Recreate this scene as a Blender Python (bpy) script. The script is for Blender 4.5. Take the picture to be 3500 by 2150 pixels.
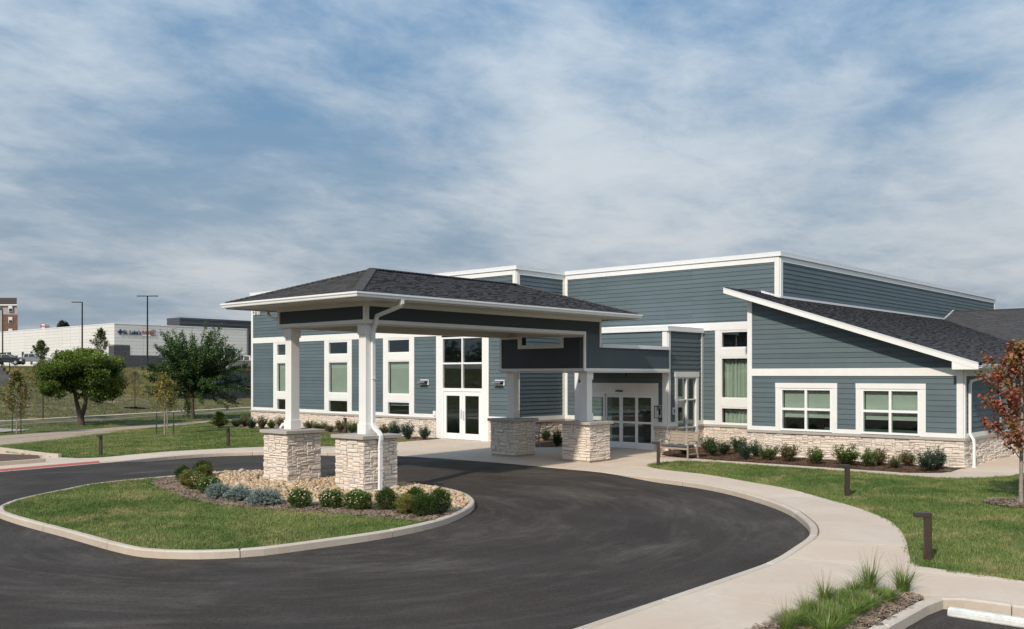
import bpy, bmesh, math, random
import numpy as np
from mathutils import Vector, Matrix, Quaternion
R = math.radians
rng = random.Random(7)
sc = bpy.context.scene
C = sc.collection
for _o in list(bpy.data.objects): bpy.data.objects.remove(_o)

# ------------------------------------------------------------------ camera
# world x runs along the entrance facade, y runs away from the drive, z up; camera stands at the origin 3 m up
cam_d = bpy.data.cameras.new('camera'); cam = bpy.data.objects.new('camera', cam_d); C.objects.link(cam)
cam.location = (0, 0, 3.0); cam.rotation_euler = (R(90), 0, math.atan2(.669098, .743174))
cam_d.sensor_fit = 'HORIZONTAL'; cam_d.sensor_width = 36; cam_d.lens = 33.245
cam_d.shift_y = 208 / 3500; cam_d.clip_start = .1; cam_d.clip_end = 4000
sc.camera = cam
PX, PY, QX, QY = .743174, -.669098, .669098, .743174
def c2w(X, Y):            # metres to the right of / ahead of the camera -> world x, y
    return (X*PX + Y*PY, X*QX + Y*QY)

# ------------------------------------------------------------------ sky and sun
SUN = Vector((-.22, 1, -.76)).normalized()          # travel direction of the light
EL = math.asin(-SUN.z); AZ = math.atan2(-SUN.x, -SUN.y)
w = bpy.data.worlds.new('World'); sc.world = w; w.use_nodes = True
nt = w.node_tree; nt.nodes.clear()
def N(t, **k):
    n = nt.nodes.new(t)
    for a, b in k.items(): setattr(n, a, b)
    return n
def lk(a, b): nt.links.new(a, b)
def M(op, a, b=None, c=None, clamp=False):
    n = N('ShaderNodeMath', operation=op, use_clamp=clamp)
    for i, v in enumerate((a, b, c)):
        if v is None: continue
        if isinstance(v, (int, float)): n.inputs[i].default_value = v
        else: lk(v, n.inputs[i])
    return n.outputs[0]
def MIX(f, a, b):
    n = N('ShaderNodeMix', data_type='RGBA')
    for s, v in ((0, f), (6, a), (7, b)):
        if isinstance(v, (int, float)): n.inputs[s].default_value = v
        elif isinstance(v, tuple): n.inputs[s].default_value = (*v, 1)
        else: lk(v, n.inputs[s])
    return n.outputs[2]
def RAMP(f, *st):
    n = N('ShaderNodeMapRange', interpolation_type='SMOOTHSTEP'); lk(f, n.inputs[0])
    n.inputs[1].default_value, n.inputs[2].default_value = st[:2]
    n.inputs[3].default_value, n.inputs[4].default_value = (st[2:] or (0, 1))
    return n.outputs[0]
sky = N('ShaderNodeTexSky', sky_type='NISHITA', sun_disc=False, sun_elevation=EL, sun_rotation=AZ, air_density=1.2, dust_density=.6, ozone_density=2.0)
tc = N('ShaderNodeTexCoord'); sep = N('ShaderNodeSeparateXYZ'); lk(tc.outputs['Generated'], sep.inputs[0])
zz = M('ADD', M('MAXIMUM', sep.outputs[2], 0.0), .16)
cmb = N('ShaderNodeCombineXYZ'); lk(M('DIVIDE', sep.outputs[0], zz), cmb.inputs[0]); lk(M('DIVIDE', sep.outputs[1], zz), cmb.inputs[1])
def cloud_noise(scale, detail, rough, dist, off, rot=0, sq=1.0):
    mp = N('ShaderNodeMapping'); lk(cmb.outputs[0], mp.inputs[0]); mp.inputs['Location'].default_value = off
    mp.inputs['Rotation'].default_value = (0, 0, rot); mp.inputs['Scale'].default_value = (1, sq, 1)
    n = N('ShaderNodeTexNoise'); lk(mp.outputs[0], n.inputs['Vector'])
    n.inputs['Scale'].default_value = scale; n.inputs['Detail'].default_value = detail
    n.inputs['Roughness'].default_value = rough; n.inputs['Distortion'].default_value = dist
    return n.outputs[0]
SKY_OFF = (-3.3087, -13.9055, 0)
# an altocumulus deck: soft billows, bluer and deeper overhead, greyer towards the horizon, brighter towards the zenith as overcast skies are
big = cloud_noise(.40, 2, .5, .2, SKY_OFF, .75, .9)
mid = cloud_noise(1.15, 8, .60, .2, (-27.8445, -28.3533, 0), .75, .85)
fin = cloud_noise(3.8, 9, .64, .25, (-2.1064, -10.8921, 0), .75, .8)
val = M('ADD', M('MULTIPLY', big, .42), M('ADD', M('MULTIPLY', mid, .37), M('MULTIPLY', fin, .21)))
lit = RAMP(val, .392, .60)
elev = RAMP(sep.outputs[2], .02, .36)
dark = MIX(elev, (1.75, 2.25, 2.75), (.42, 1.0, 1.75)); lite = MIX(elev, (3.55, 3.75, 3.95), (2.75, 3.12, 3.45))
dark = MIX(M('MULTIPLY', elev, .14), dark, sky.outputs[0])
col = MIX(lit, dark, lite)
grad = M('ADD', .74, M('MULTIPLY', M('MAXIMUM', sep.outputs[2], 0.0), 1.48))
vm = N('ShaderNodeVectorMath', operation='SCALE'); lk(col, vm.inputs[0]); lk(grad, vm.inputs['Scale']); col = vm.outputs[0]
bg = N('ShaderNodeBackground'); lk(col, bg.inputs[0]); bg.inputs[1].default_value = .1
wo = N('ShaderNodeOutputWorld'); lk(bg.outputs[0], wo.inputs[0])
sd = bpy.data.lights.new('sun', 'SUN'); so = bpy.data.objects.new('sun', sd); C.objects.link(so)
sd.energy = 2.0; sd.angle = R(2.0); sd.color = (1, .91, .78)
so.rotation_euler = SUN.to_track_quat('-Z', 'Y').to_euler(); so.location = (10, -40, 40)
vs = sc.view_settings; vs.view_transform = 'Standard'; vs.look = 'None'; vs.exposure = .92; vs.gamma = 1; vs.use_curve_mapping = False
sc.cycles.use_adaptive_sampling = True; sc.cycles.adaptive_threshold = .012
sc.cycles.max_bounces = 7; sc.cycles.diffuse_bounces = 3; sc.cycles.glossy_bounces = 3; sc.cycles.transmission_bounces = 4; sc.cycles.transparent_max_bounces = 12
sc.cycles.caustics_reflective = False; sc.cycles.caustics_refractive = False
try: sc.cycles.use_denoising = True
except Exception: pass

# ------------------------------------------------------------------ mesh helpers
def tag(o, label=None, cat=None, group=None, kind=None):
    for k, v in (('label', label), ('category', cat), ('group', group), ('kind', kind)):
        if v: o[k] = v
    return o
def empty(name, loc=(0, 0, 0), rz=0.0, parent=None):
    o = bpy.data.objects.new(name, None); C.objects.link(o); o.location = loc; o.rotation_euler = (0, 0, rz); o.empty_display_size = .2
    if parent: o.parent = parent
    return o
class MB:
    def __init__(s): s.v = []; s.f = []; s.r = []
    def poly(s, pts, r=0.0):
        n = len(s.v); s.v += [tuple(p) for p in pts]; s.f.append(tuple(range(n, n+len(pts)))); s.r.append(r)
    def add(s, vs, fs, r=0.0):
        n = len(s.v); s.v += [tuple(p) for p in vs]
        for f in fs: s.f.append(tuple(i+n for i in f)); s.r.append(r)
    def box(s, x0, x1, y0, y1, z0, z1, r=0.0):
        if x0 > x1: x0, x1 = x1, x0
        if y0 > y1: y0, y1 = y1, y0
        if z0 > z1: z0, z1 = z1, z0
        s.add([(x0,y0,z0),(x1,y0,z0),(x1,y1,z0),(x0,y1,z0),(x0,y0,z1),(x1,y0,z1),(x1,y1,z1),(x0,y1,z1)],
              [(0,3,2,1),(4,5,6,7),(0,1,5,4),(1,2,6,5),(2,3,7,6),(3,0,4,7)], r); return s
    def prism(s, bot, top, r=0.0):          # two matching loops (bot counter-clockwise seen from top)
        n = len(bot); fs = [tuple(range(n-1, -1, -1)), tuple(range(n, 2*n))]
        fs += [(i, (i+1) % n, n+(i+1) % n, n+i) for i in range(n)]
        s.add(list(bot)+list(top), fs, r); return s
    def tube(s, pts, rad, n=8, r=0.0, cap=True):
        rad = rad if isinstance(rad, (list, tuple)) else [rad]*len(pts)
        pts = [Vector(p) for p in pts]; rings = []; up = None
        for i, p in enumerate(pts):
            d = (pts[min(i+1, len(pts)-1)] - pts[max(i-1, 0)]).normalized()
            if up is None: up = d.orthogonal().normalized()
            else:
                up = (up - d*up.dot(d)); up = up.normalized() if up.length > 1e-6 else d.orthogonal().normalized()
            b = d.cross(up); rings.append([p + (up*math.cos(2*math.pi*k/n) + b*math.sin(2*math.pi*k/n))*rad[i] for k in range(n)])
        vs = [q for rg in rings for q in rg]; fs = []
        for i in range(len(rings)-1):
            for k in range(n): fs.append((i*n+k, i*n+(k+1) % n, (i+1)*n+(k+1) % n, (i+1)*n+k))
        if cap: fs += [tuple(range(n-1, -1, -1)), tuple(range(len(vs)-n, len(vs)))]
        s.add(vs, fs, r); return s
    def sweep(s, pts, w, d, side, r=0.0):     # rectangular section tube; side = horizontal width direction
        pts = [Vector(p) for p in pts]; side = Vector(side).normalized(); rings = []
        for i, p in enumerate(pts):
            a = (pts[i]-pts[i-1]).normalized() if i else (pts[1]-pts[0]).normalized()
            b = (pts[i+1]-pts[i]).normalized() if i < len(pts)-1 else a
            t = (a+b).normalized(); nrm = side.cross(t).normalized(); k = 1/max(.5, t.dot(a))
            rings.append([p+side*(w/2)+nrm*(d/2*k), p-side*(w/2)+nrm*(d/2*k), p-side*(w/2)-nrm*(d/2*k), p+side*(w/2)-nrm*(d/2*k)])
        vs = [q for rg in rings for q in rg]; fs = [(3, 2, 1, 0), tuple(range(len(vs)-4, len(vs)))]
        for i in range(len(rings)-1):
            for k in range(4): fs.append((i*4+k, i*4+(k+1) % 4, (i+1)*4+(k+1) % 4, (i+1)*4+k))
        s.add(vs, fs, r); return s
    def mesh(s, name, mat=None, smooth=False):
        me = bpy.data.meshes.new(name); me.from_pydata(s.v, [], s.f); me.update()
        if any(s.r):
            a = me.attributes.new('rnd', 'FLOAT', 'FACE'); a.data.foreach_set('value', s.r)
        if mat: me.materials.append(mat)
        if smooth: me.polygons.foreach_set('use_smooth', [True]*len(me.polygons))
        return me
    def build(s, name, mat=None, parent=None, smooth=False, loc=None, rz=0.0, fix=True):
        me = s.mesh(name, mat, smooth)
        if fix:
            bm = bmesh.new(); bm.from_mesh(me); bmesh.ops.recalc_face_normals(bm, faces=bm.faces); bm.to_mesh(me); bm.free()
        o = bpy.data.objects.new(name, me); C.objects.link(o)
        if parent: o.parent = parent
        if loc: o.location = loc
        if rz: o.rotation_euler = (0, 0, rz)
        return o
def bevel(o, wd=.01, seg=1):
    me = o.data; bm = bmesh.new(); bm.from_mesh(me)
    bmesh.ops.bevel(bm, geom=[e for e in bm.edges if e.is_manifold and e.calc_face_angle(0) > .5], offset=wd, segments=seg, affect='EDGES', clamp_overlap=True)
    bm.to_mesh(me); bm.free(); return o
def struct(o): o['kind'] = 'structure'; return o
def copy_tree(o, parent=None):
    c = o.copy(); C.objects.link(c); c.parent = parent
    for ch in o.children: copy_tree(ch, c)
    return c

# ------------------------------------------------------------------ materials
def mat(name, col, rough=.6, metal=0.0, spec=.5, var=0.0, vscale=8.0, bump=0.0, bscale=60.0, rnd=0.0, orand=0.0, hue=None, detail=4, coat=0.0):
    m = bpy.data.materials.new(name); m.use_nodes = True; t = m.node_tree; b = t.nodes['Principled BSDF']
    b.inputs['Roughness'].default_value = rough; b.inputs['Metallic'].default_value = metal; b.inputs['Specular IOR Level'].default_value = spec
    b.inputs['Coat Weight'].default_value = coat
    def n(ty, **k):
        x = t.nodes.new(ty)
        for a, c in k.items(): setattr(x, a, c)
        return x
    def mx(f, a, c, blend='MIX'):
        x = n('ShaderNodeMix', data_type='RGBA', blend_type=blend)
        for s_, v in ((0, f), (6, a), (7, c)):
            if isinstance(v, (int, float)): x.inputs[s_].default_value = v
            elif isinstance(v, tuple): x.inputs[s_].default_value = (*v, 1)
            else: t.links.new(v, x.inputs[s_])
        return x.outputs[2]
    geo = n('ShaderNodeNewGeometry'); pos = geo.outputs['Position']
    def noise(scale, det=detail, rough_=.6, dist=0.0, vec=None, stretch=None):
        x = n('ShaderNodeTexNoise'); v = vec or pos
        if stretch:
            mp = n('ShaderNodeMapping'); t.links.new(v, mp.inputs[0]); mp.inputs['Scale'].default_value = stretch; v = mp.outputs[0]
        t.links.new(v, x.inputs['Vector']); x.inputs['Scale'].default_value = scale; x.inputs['Detail'].default_value = det
        x.inputs['Roughness'].default_value = rough_; x.inputs['Distortion'].default_value = dist; return x.outputs[0]
    def ramp(f, a, c, lo=0.0, hi=1.0):
        x = n('ShaderNodeMapRange', interpolation_type='SMOOTHSTEP'); t.links.new(f, x.inputs[0])
        for i, v in enumerate((a, c, lo, hi)): x.inputs[i+1].default_value = v
        return x.outputs[0]
    def attr(nm='rnd'):
        x = n('ShaderNodeAttribute', attribute_name=nm); return x.outputs['Fac']
    def oinfo(): return n('ShaderNodeObjectInfo').outputs['Random']
    def bumpn(h, st, dist=.02):
        x = n('ShaderNodeBump'); x.inputs['Strength'].default_value = st; x.inputs['Distance'].default_value = dist
        t.links.new(h, x.inputs['Height']); t.links.new(x.outputs[0], b.inputs['Normal'])
    c = col
    dark = tuple(v*(1-var) for v in col); lite = tuple(min(1, v*(1+var)) for v in col)
    if var: c = mx(ramp(noise(vscale), .3, .7), dark, lite)
    for amt, src in ((rnd, attr), (orand, oinfo)):
        if amt:
            hx = hue or tuple(min(1, v*(1+amt)) for v in col)
            c = mx(src(), mx(1.0, c, tuple([1-amt*.8]*3), 'MULTIPLY'), mx(.6, c, hx))
    if isinstance(c, tuple): b.inputs['Base Color'].default_value = (*c, 1)
    else: t.links.new(c, b.inputs['Base Color'])
    if bump: bumpn(noise(bscale, 5), bump)
    m['h'] = 1
    return m, dict(t=t, b=b, n=n, mx=mx, noise=noise, ramp=ramp, attr=attr, oinfo=oinfo, bumpn=bumpn, pos=pos, link=t.links.new, geo=geo)
def mm(*a, **k): return mat(*a, **k)[0]
WHITE = mm('white_trim', (.78, .77, .745), .5, var=.025, vscale=2.5, bump=.03, bscale=40)
GUTTER = mm('white_aluminium', (.8, .8, .79), .32, spec=.5, var=.02, vscale=3)
VINYL = mm('white_vinyl', (.82, .82, .81), .35)
SIDING = mm('blue_grey_siding', (.090, .124, .139), .62, var=.09, vscale=.9, rnd=.13, bump=.06, bscale=90)
PANEL = mm('blue_grey_panel', (.040, .052, .062), .7, var=.05, vscale=2, bump=.06, bscale=120)
DARKJ = mm('wall_sheathing', (.022, .028, .033), .9)
SOFFIT = mm('beige_soffit', (.60, .575, .54), .7, var=.03)
COPING = mm('white_metal_coping', (.72, .73, .74), .35, var=.02)
STONE, S_ = mat('ledge_stone', (.76, .68, .60), .85, var=.10, vscale=14, bump=.5, bscale=26, rnd=.12, hue=(.74, .60, .475))
CAST = mm('cast_stone_cap', (.40, .365, .325), .8, var=.06, vscale=9, bump=.12, bscale=70)
MORTAR = mm('mortar', (.40, .35, .30), .95, var=.15, vscale=20)
CONC, K_ = mat('concrete', (.50, .455, .40), .85, bump=.05, bscale=140)
CURB, K2_ = mat('curb_concrete', (.46, .435, .39), .85, bump=.07, bscale=110)
def conc_nodes(k, a, b_):
    n1 = k['noise'](.55, 5, .6, .6); n2 = k['noise'](7, 6, .65); n3 = k['noise'](60, 3)
    c1 = k['mx'](k['ramp'](n1, .34, .68), a, b_)
    c1 = k['mx'](k['ramp'](n2, .3, .75, 0, .35), c1, tuple(v*.86 for v in a))
    c1 = k['mx'](k['ramp'](n3, .3, .7, 0, .22), c1, tuple(v*.7 for v in a))
    c1 = k['mx'](k['ramp'](k['noise'](.38, 6, .65, .9), .56, .72, 0, .42), c1, (a[0]*1.02, a[1]*.90, a[2]*.72))
    c1 = k['mx'](k['ramp'](k['noise'](2.6, 7, .7, .5), .60, .74, 0, .28), c1, tuple(v*.72 for v in a))
    c1 = k['mx'](k['attr'](), k['mx'](1.0, c1, (.90, .90, .91), 'MULTIPLY'), c1)
    k['link'](c1, k['b'].inputs['Base Color'])
conc_nodes(K_, (.60, .475, .365), (.66, .545, .435)); conc_nodes(K2_, (.53, .44, .35), (.605, .525, .435))
ASPH, A_ = mat('asphalt', (.04, .038, .038), .85, spec=.18)
def asphalt_nodes(k):
    n = k['n']; L = k['link']
    sub = n('ShaderNodeVectorMath', operation='SUBTRACT'); L(k['pos'], sub.inputs[0]); sub.inputs[1].default_value = (-18.5, 13.5, 0)
    sp = n('ShaderNodeSeparateXYZ'); L(sub.outputs[0], sp.inputs[0])
    def m_(op, a, b=None):
        x = n('ShaderNodeMath', operation=op)
        for i, v in enumerate((a, b)):
            if v is None: continue
            if isinstance(v, (int, float)): x.inputs[i].default_value = v
            else: L(v, x.inputs[i])
        return x.outputs[0]
    rad = m_('SQRT', m_('ADD', m_('MULTIPLY', sp.outputs[0], sp.outputs[0]), m_('MULTIPLY', sp.outputs[1], sp.outputs[1])))
    ang = m_('ARCTAN2', sp.outputs[1], sp.outputs[0])
    cb = n('ShaderNodeCombineXYZ'); L(m_('MULTIPLY', rad, 1.0), cb.inputs[0]); L(m_('MULTIPLY', ang, 2.2), cb.inputs[1])
    arcs = k['noise'](.95, 8, .68, .9, cb.outputs[0])
    arcs2 = k['noise'](.32, 4, .55, .6)
    streak = k['noise'](1.6, 6, .66, .5, cb.outputs[0], (2.6, 1.0, 1))
    f = m_('MULTIPLY', m_('MULTIPLY', k['ramp'](arcs, .42, .70), k['ramp'](arcs2, .36, .60)), k['ramp'](k['noise'](5.5, 9, .72, .3, cb.outputs[0], (1.6, 1, 1)), .30, .66, .35, 1.0))
    c = k['mx'](k['ramp'](k['noise'](.5, 4), .3, .7), (.039, .0318, .0270), (.055, .0455, .0390))
    c = k['mx'](m_('MULTIPLY', f, .75), c, (.155, .135, .113))
    c = k['mx'](m_('MULTIPLY', k['ramp'](streak, .48, .70), .45), c, (.10, .086, .073))
    c = k['mx'](k['ramp'](k['noise'](22, 6, .75), .34, .68), k['mx'](1.0, c, (.66, .65, .64), 'MULTIPLY'), k['mx'](1.0, c, (1.3, 1.28, 1.26), 'MULTIPLY'))
    spk = k['noise'](190, 2, .5)
    c = k['mx'](k['ramp'](spk, .56, .72, 0, .30), c, (.19, .16, .135))
    c = k['mx'](k['ramp'](k['noise'](95, 3, .6), .40, .62, .35, 0), c, (.020, .016, .0135))
    L(c, k['b'].inputs['Base Color']); k['bumpn'](k['noise'](150, 4, .7), .35, .01)
    L(k['ramp'](k['noise'](.7, 3), .3, .7, .72, .9), k['b'].inputs['Roughness'])
asphalt_nodes(A_)
GLASS = bpy.data.materials.new('window_glass'); GLASS.use_nodes = True
def glass_nodes(m, tint, refl=1.0):
    t = m.node_tree; t.nodes.clear()
    tr = t.nodes.new('ShaderNodeBsdfTransparent'); tr.inputs[0].default_value = (*tint, 1)
    gl = t.nodes.new('ShaderNodeBsdfGlossy'); gl.inputs['Roughness'].default_value = .02; gl.inputs[0].default_value = (.9*refl, .93*refl, .95*refl, 1)
    lw_ = t.nodes.new('ShaderNodeLayerWeight'); lw_.inputs[0].default_value = .5; fr = t.nodes.new('ShaderNodeMath'); fr.operation = 'POWER'; fr.inputs[1].default_value = 4.0; t.links.new(lw_.outputs['Facing'], fr.inputs[0])
    ml = t.nodes.new('ShaderNodeMath'); ml.operation = 'MULTIPLY_ADD'; ml.inputs[1].default_value = .85; ml.inputs[2].default_value = .075; ml.use_clamp = True
    mx = t.nodes.new('ShaderNodeMixShader'); o = t.nodes.new('ShaderNodeOutputMaterial')
    t.links.new(fr.outputs[0], ml.inputs[0]); t.links.new(ml.outputs[0], mx.inputs[0]); t.links.new(tr.outputs[0], mx.inputs[1]); t.links.new(gl.outputs[0], mx.inputs[2]); t.links.new(mx.outputs[0], o.inputs[0])
glass_nodes(GLASS, (.87, .925, .89))
BLIND = mm('roller_blind', (.46, .475, .445), .8, var=.04, vscale=2)
CURTAIN = mm('curtain_cloth', (.50, .52, .47), .85, var=.05, vscale=5)
INSIDE = mm('interior_wall', (.20, .19, .175), .9)
DARKIN = mm('dark_interior', (.03, .03, .03), .9)
BLACKM = mm('black_metal', (.012, .012, .013), .45, spec=.4)
BRONZE = mm('dark_bronze_metal', (.042, .028, .021), .5, var=.1, vscale=30)
GREYM = mm('grey_metal', (.25, .25, .26), .4, metal=.6)

# ------------------------------------------------------------------ ground
def gz(y): return -.011*(30-y)
def S(t): t = max(0., min(1., t)); return t*t*(3-2*t)
def asph_off(x, y):
    e1 = S((y-18.5)/5.5)*S((x+30.5)/3)*S((-15.3-x)/3); e2 = S((-31-x)/2.5)*S((17.8-y)/2.2)
    return -.14 + .127*max(e1, e2)
def catmull(pts, step=.4, closed=False):
    P_ = [Vector((*p, 0)) for p in pts]; n = len(P_); out = []
    for i in range(n if closed else n-1):
        a, b, c, d = (P_[(i+k) % n] if closed else P_[min(max(i+k, 0), n-1)] for k in (-1, 0, 1, 2))
        m = max(1, int((c-b).length/step))
        for j in range(m):
            t = j/m
            q = .5*((2*b) + (-a+c)*t + (2*a-5*b+4*c-d)*t*t + (-a+3*b-3*c+d)*t**3); out.append((q.x, q.y))
    if not closed: out.append(tuple(pts[-1]))
    return out
def offs(pts, d, closed=False):      # positive d = to the left of travel
    n = len(pts); out = []
    for i in range(n):
        a = Vector(pts[(i-1) % n] if (closed or i) else pts[i]); b = Vector(pts[(i+1) % n] if (closed or i < n-1) else pts[i])
        t = (b-a).normalized(); out.append((pts[i][0]-t.y*d, pts[i][1]+t.x*d))
    return out
def sheet(name, poly, dz, mtl, parent=None, zf=None, hole=None, sub=0):
    zf = zf or (lambda x, y: gz(y)+dz)
    bm = bmesh.new()
    for pl in [poly]+([hole] if hole else []):
        vs = [bm.verts.new((x, y, 0)) for x, y in pl]
        for i in range(len(vs)): bm.edges.new((vs[i], vs[(i+1) % len(vs)]))
    bmesh.ops.triangle_fill(bm, edges=bm.edges[:], use_beauty=True)
    if sub:
        x0, x1 = min(p[0] for p in poly), max(p[0] for p in poly); y0, y1 = min(p[1] for p in poly), max(p[1] for p in poly)
        for ax, lo, hi in ((0, x0, x1), (1, y0, y1)):
            v = lo+sub
            while v < hi:
                co = (v, 0, 0) if ax == 0 else (0, v, 0); no = (1, 0, 0) if ax == 0 else (0, 1, 0)
                bmesh.ops.bisect_plane(bm, geom=bm.verts[:]+bm.edges[:]+bm.faces[:], plane_co=co, plane_no=no); v += sub
    for v in bm.verts: v.co.z = zf(v.co.x, v.co.y)
    bmesh.ops.recalc_face_normals(bm, faces=bm.faces)
    for f in bm.faces:
        if f.normal.z < 0: f.normal_flip()
    me = bpy.data.meshes.new(name); bm.to_mesh(me); bm.free(); me.materials.append(mtl)
    o = bpy.data.objects.new(name, me); C.objects.link(o)
    if parent: o.parent = parent
    return o
def slab(name, poly, mtl, parent, dz=0.0, th=.32, gap=.008, bev=.003):
    """one poured piece: top follows the site plane, edges pulled in by half a joint and eased"""
    a = sum(poly[i][0]*poly[(i+1) % len(poly)][1]-poly[(i+1) % len(poly)][0]*poly[i][1] for i in range(len(poly)))/2
    if abs(a) < .02: return None
    if a < 0: poly = poly[::-1]
    bm = bmesh.new(); f = bm.faces.new([bm.verts.new((x, y, 0)) for x, y in poly])
    bmesh.ops.dissolve_degenerate(bm, edges=bm.edges[:], dist=.01)
    if not bm.faces: bm.free(); return None
    r = bmesh.ops.inset_region(bm, faces=bm.faces[:], thickness=gap, use_even_offset=True, use_boundary=True); bmesh.ops.delete(bm, geom=r['faces'], context='FACES')
    top = bm.faces[:]
    r = bmesh.ops.inset_region(bm, faces=top, thickness=bev, use_even_offset=True, use_boundary=True)
    rim = set(v for f in bm.faces for v in f.verts) - set(v for f in top for v in f.verts)
    for v in bm.verts: v.co.z = gz(v.co.y)+dz-(bev if v in rim else 0)
    be = [e for e in bm.edges if e.is_boundary]
    ex = bmesh.ops.extrude_edge_only(bm, edges=be)
    for v in [g for g in ex['geom'] if isinstance(g, bmesh.types.BMVert)]: v.co.z = gz(v.co.y)+dz-th
    bmesh.ops.recalc_face_normals(bm, faces=bm.faces)
    me = bpy.data.meshes.new(name); bm.to_mesh(me); bm.free(); me.materials.append(mtl)
    at = me.attributes.new('rnd', 'FLOAT', 'FACE'); at.data.foreach_set('value', [rng.random()]*len(me.polygons))
    o = bpy.data.objects.new(name, me); C.objects.link(o); o.parent = parent; return o
def cut_slabs(name, poly, lines, mtl, parent, **k):
    bm = bmesh.new(); vs = [bm.verts.new((x, y, 0)) for x, y in poly]
    for i in range(len(vs)): bm.edges.new((vs[i], vs[(i+1) % len(vs)]))
    bmesh.ops.triangle_fill(bm, edges=bm.edges[:], use_beauty=True)
    for co, no in lines: bmesh.ops.bisect_plane(bm, geom=bm.verts[:]+bm.edges[:]+bm.faces[:], plane_co=(*co, 0), plane_no=(*no, 0))
    cells = {}
    for f in bm.faces:
        c = f.calc_center_median(); key = tuple((c.x-co[0])*no[0]+(c.y-co[1])*no[1] > 0 for co, no in lines); cells.setdefault(key, []).append(f)
    polys = []
    for fs in cells.values():
        left = set(fs)
        while left:
            grp = [left.pop()]; st = list(grp)
            while st:
                f = st.pop()
                for e in f.edges:
                    for h in e.link_faces:
                        if h in left: left.discard(h); grp.append(h); st.append(h)
            eds = {}
            for f in grp:
                for l in f.loops: eds[(l.vert, l.link_loop_next.vert)] = 1
            nxt = {a: b for a, b in eds if (b, a) not in eds}
            if not nxt: continue
            s0 = next(iter(nxt)); cur = s0; out = []
            for _ in range(len(nxt)+1):
                out.append((cur.co.x, cur.co.y)); cur = nxt.get(cur)
                if cur is None or cur == s0: break
            if len(out) > 2: polys.append(out)
    bm.free()
    return [slab(name, p, mtl, parent, **k) for p in polys]

# lower earth sheet reaching the horizon, then the asphalt
EARTH, E_ = mat('rough_grass_ground', (.085, .10, .04), .95, bump=.4, bscale=9)
def rough_nodes(k, a, b, soil, amt=.6):
    c = k['mx'](k['ramp'](k['noise'](.12, 5, .6, .5), .35, .65), a, b)
    c = k['mx'](k['ramp'](k['noise'](1.3, 6, .7, .6, stretch=(1, 1, 3)), .3, .7), tuple(v*.72 for v in a), c)
    c = k['mx'](k['ramp'](k['noise'](.21, 7, .65, .8), .60, .70, 0, amt), c, soil)
    k['link'](c, k['b'].inputs['Base Color'])
rough_nodes(E_, (.082, .098, .036), (.125, .125, .052), (.27, .20, .125))
ASPH_W = []
gx, gy = np.arange(-36, 30.1, .5), np.arange(-22, 26.1, .5)
b = MB(); b.v = [(x, y, gz(y)+asph_off(x, y)) for y in gy for x in gx]; nx = len(gx)
b.f = [(j*nx+i, j*nx+i+1, (j+1)*nx+i+1, (j+1)*nx+i) for j in range(len(gy)-1) for i in range(nx-1)]; b.r = [0]*len(b.f)
struct(b.build('asphalt_driveway', ASPH, smooth=True, fix=False))

EDGE = catmull([(-33.5,-20),(-33.55,2),(-33.6,8),(-33.7,12),(-33.9,15.6),(-34.2,17.2),(-34.35,18.6),(-34.15,20.1),(-33.4,21.4),(-32.2,22.5),(-30.5,23.35),(-28.5,23.85),(-26.6,24.05),(-24.2,24.3),(-22,24.35),(-19.9,24.25),(-17.6,24.15),(-15.2,23.8),(-13.9,23.45),(-12.6,22.8),(-11.0,21.65),(-9.9,20.6),(-9.2,19.7),(-8.6,18.8),(-8.1,17.7),(-7.8,16.4),(-7.55,15),(-7.5,13.5),(-7.5,8),(-7.5,-8)], .35)
GLOW = catmull([(-17.6,26.4),(-16.9,26.0),(-14.9,25.6),(-13.2,24.8),(-11.5,24.0),(-10.3,23.05),(-9.15,22.15),(-8.25,21.3),(-7.5,20.4),(-6.85,19.25),(-6.3,18),(-5.9,16.95),(-5.65,16.35),(-5.35,16.03),(-4.8,15.98),(0,16.1),(14,16.4)], .4)
GUP = catmull([(-17.6,26.4),(-18.0,26.85),(-18.15,27.6),(-17.9,28.55),(-16.9,29.0),(-15.2,29.1),(-12.5,29.1),(-10.2,29.0),(-9.2,29.05),(-8.4,29.6),(-7.9,30.6),(-7.65,31.6),(-7.5,34),(-7.5,50)], .4)
MUL = [(-9.52,31.05),(-9.62,30.4),(-10.4,29.78),(-12.75,29.8),(-15.3,29.75),(-17.4,29.78),(-18.9,29.9),(-19.6,30.2),(-20.0,30.9),(-20.1,31.6)]
walks = struct(empty('walkway'))
curbs = struct(empty('curb'))
# curb along the drive, poured in 3 m lengths
def along(pts):
    d = [0.0]
    for a, c in zip(pts, pts[1:]): d.append(d[-1]+math.dist(a, c))
    return d
def strip_pieces(pts, other, length, name, mtl, parent, **k):
    d = along(pts); i0 = 0; nxt = length
    for i in range(1, len(pts)):
        if d[i] >= nxt or i == len(pts)-1:
            slab(name, pts[i0:i+1]+other[i0:i+1][::-1], mtl, parent, **k); i0 = i; nxt = d[i]+length
strip_pieces(EDGE, offs(EDGE, .17), 3.0, 'curb_segment', CURB, curbs, bev=.02, th=.4)
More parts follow.
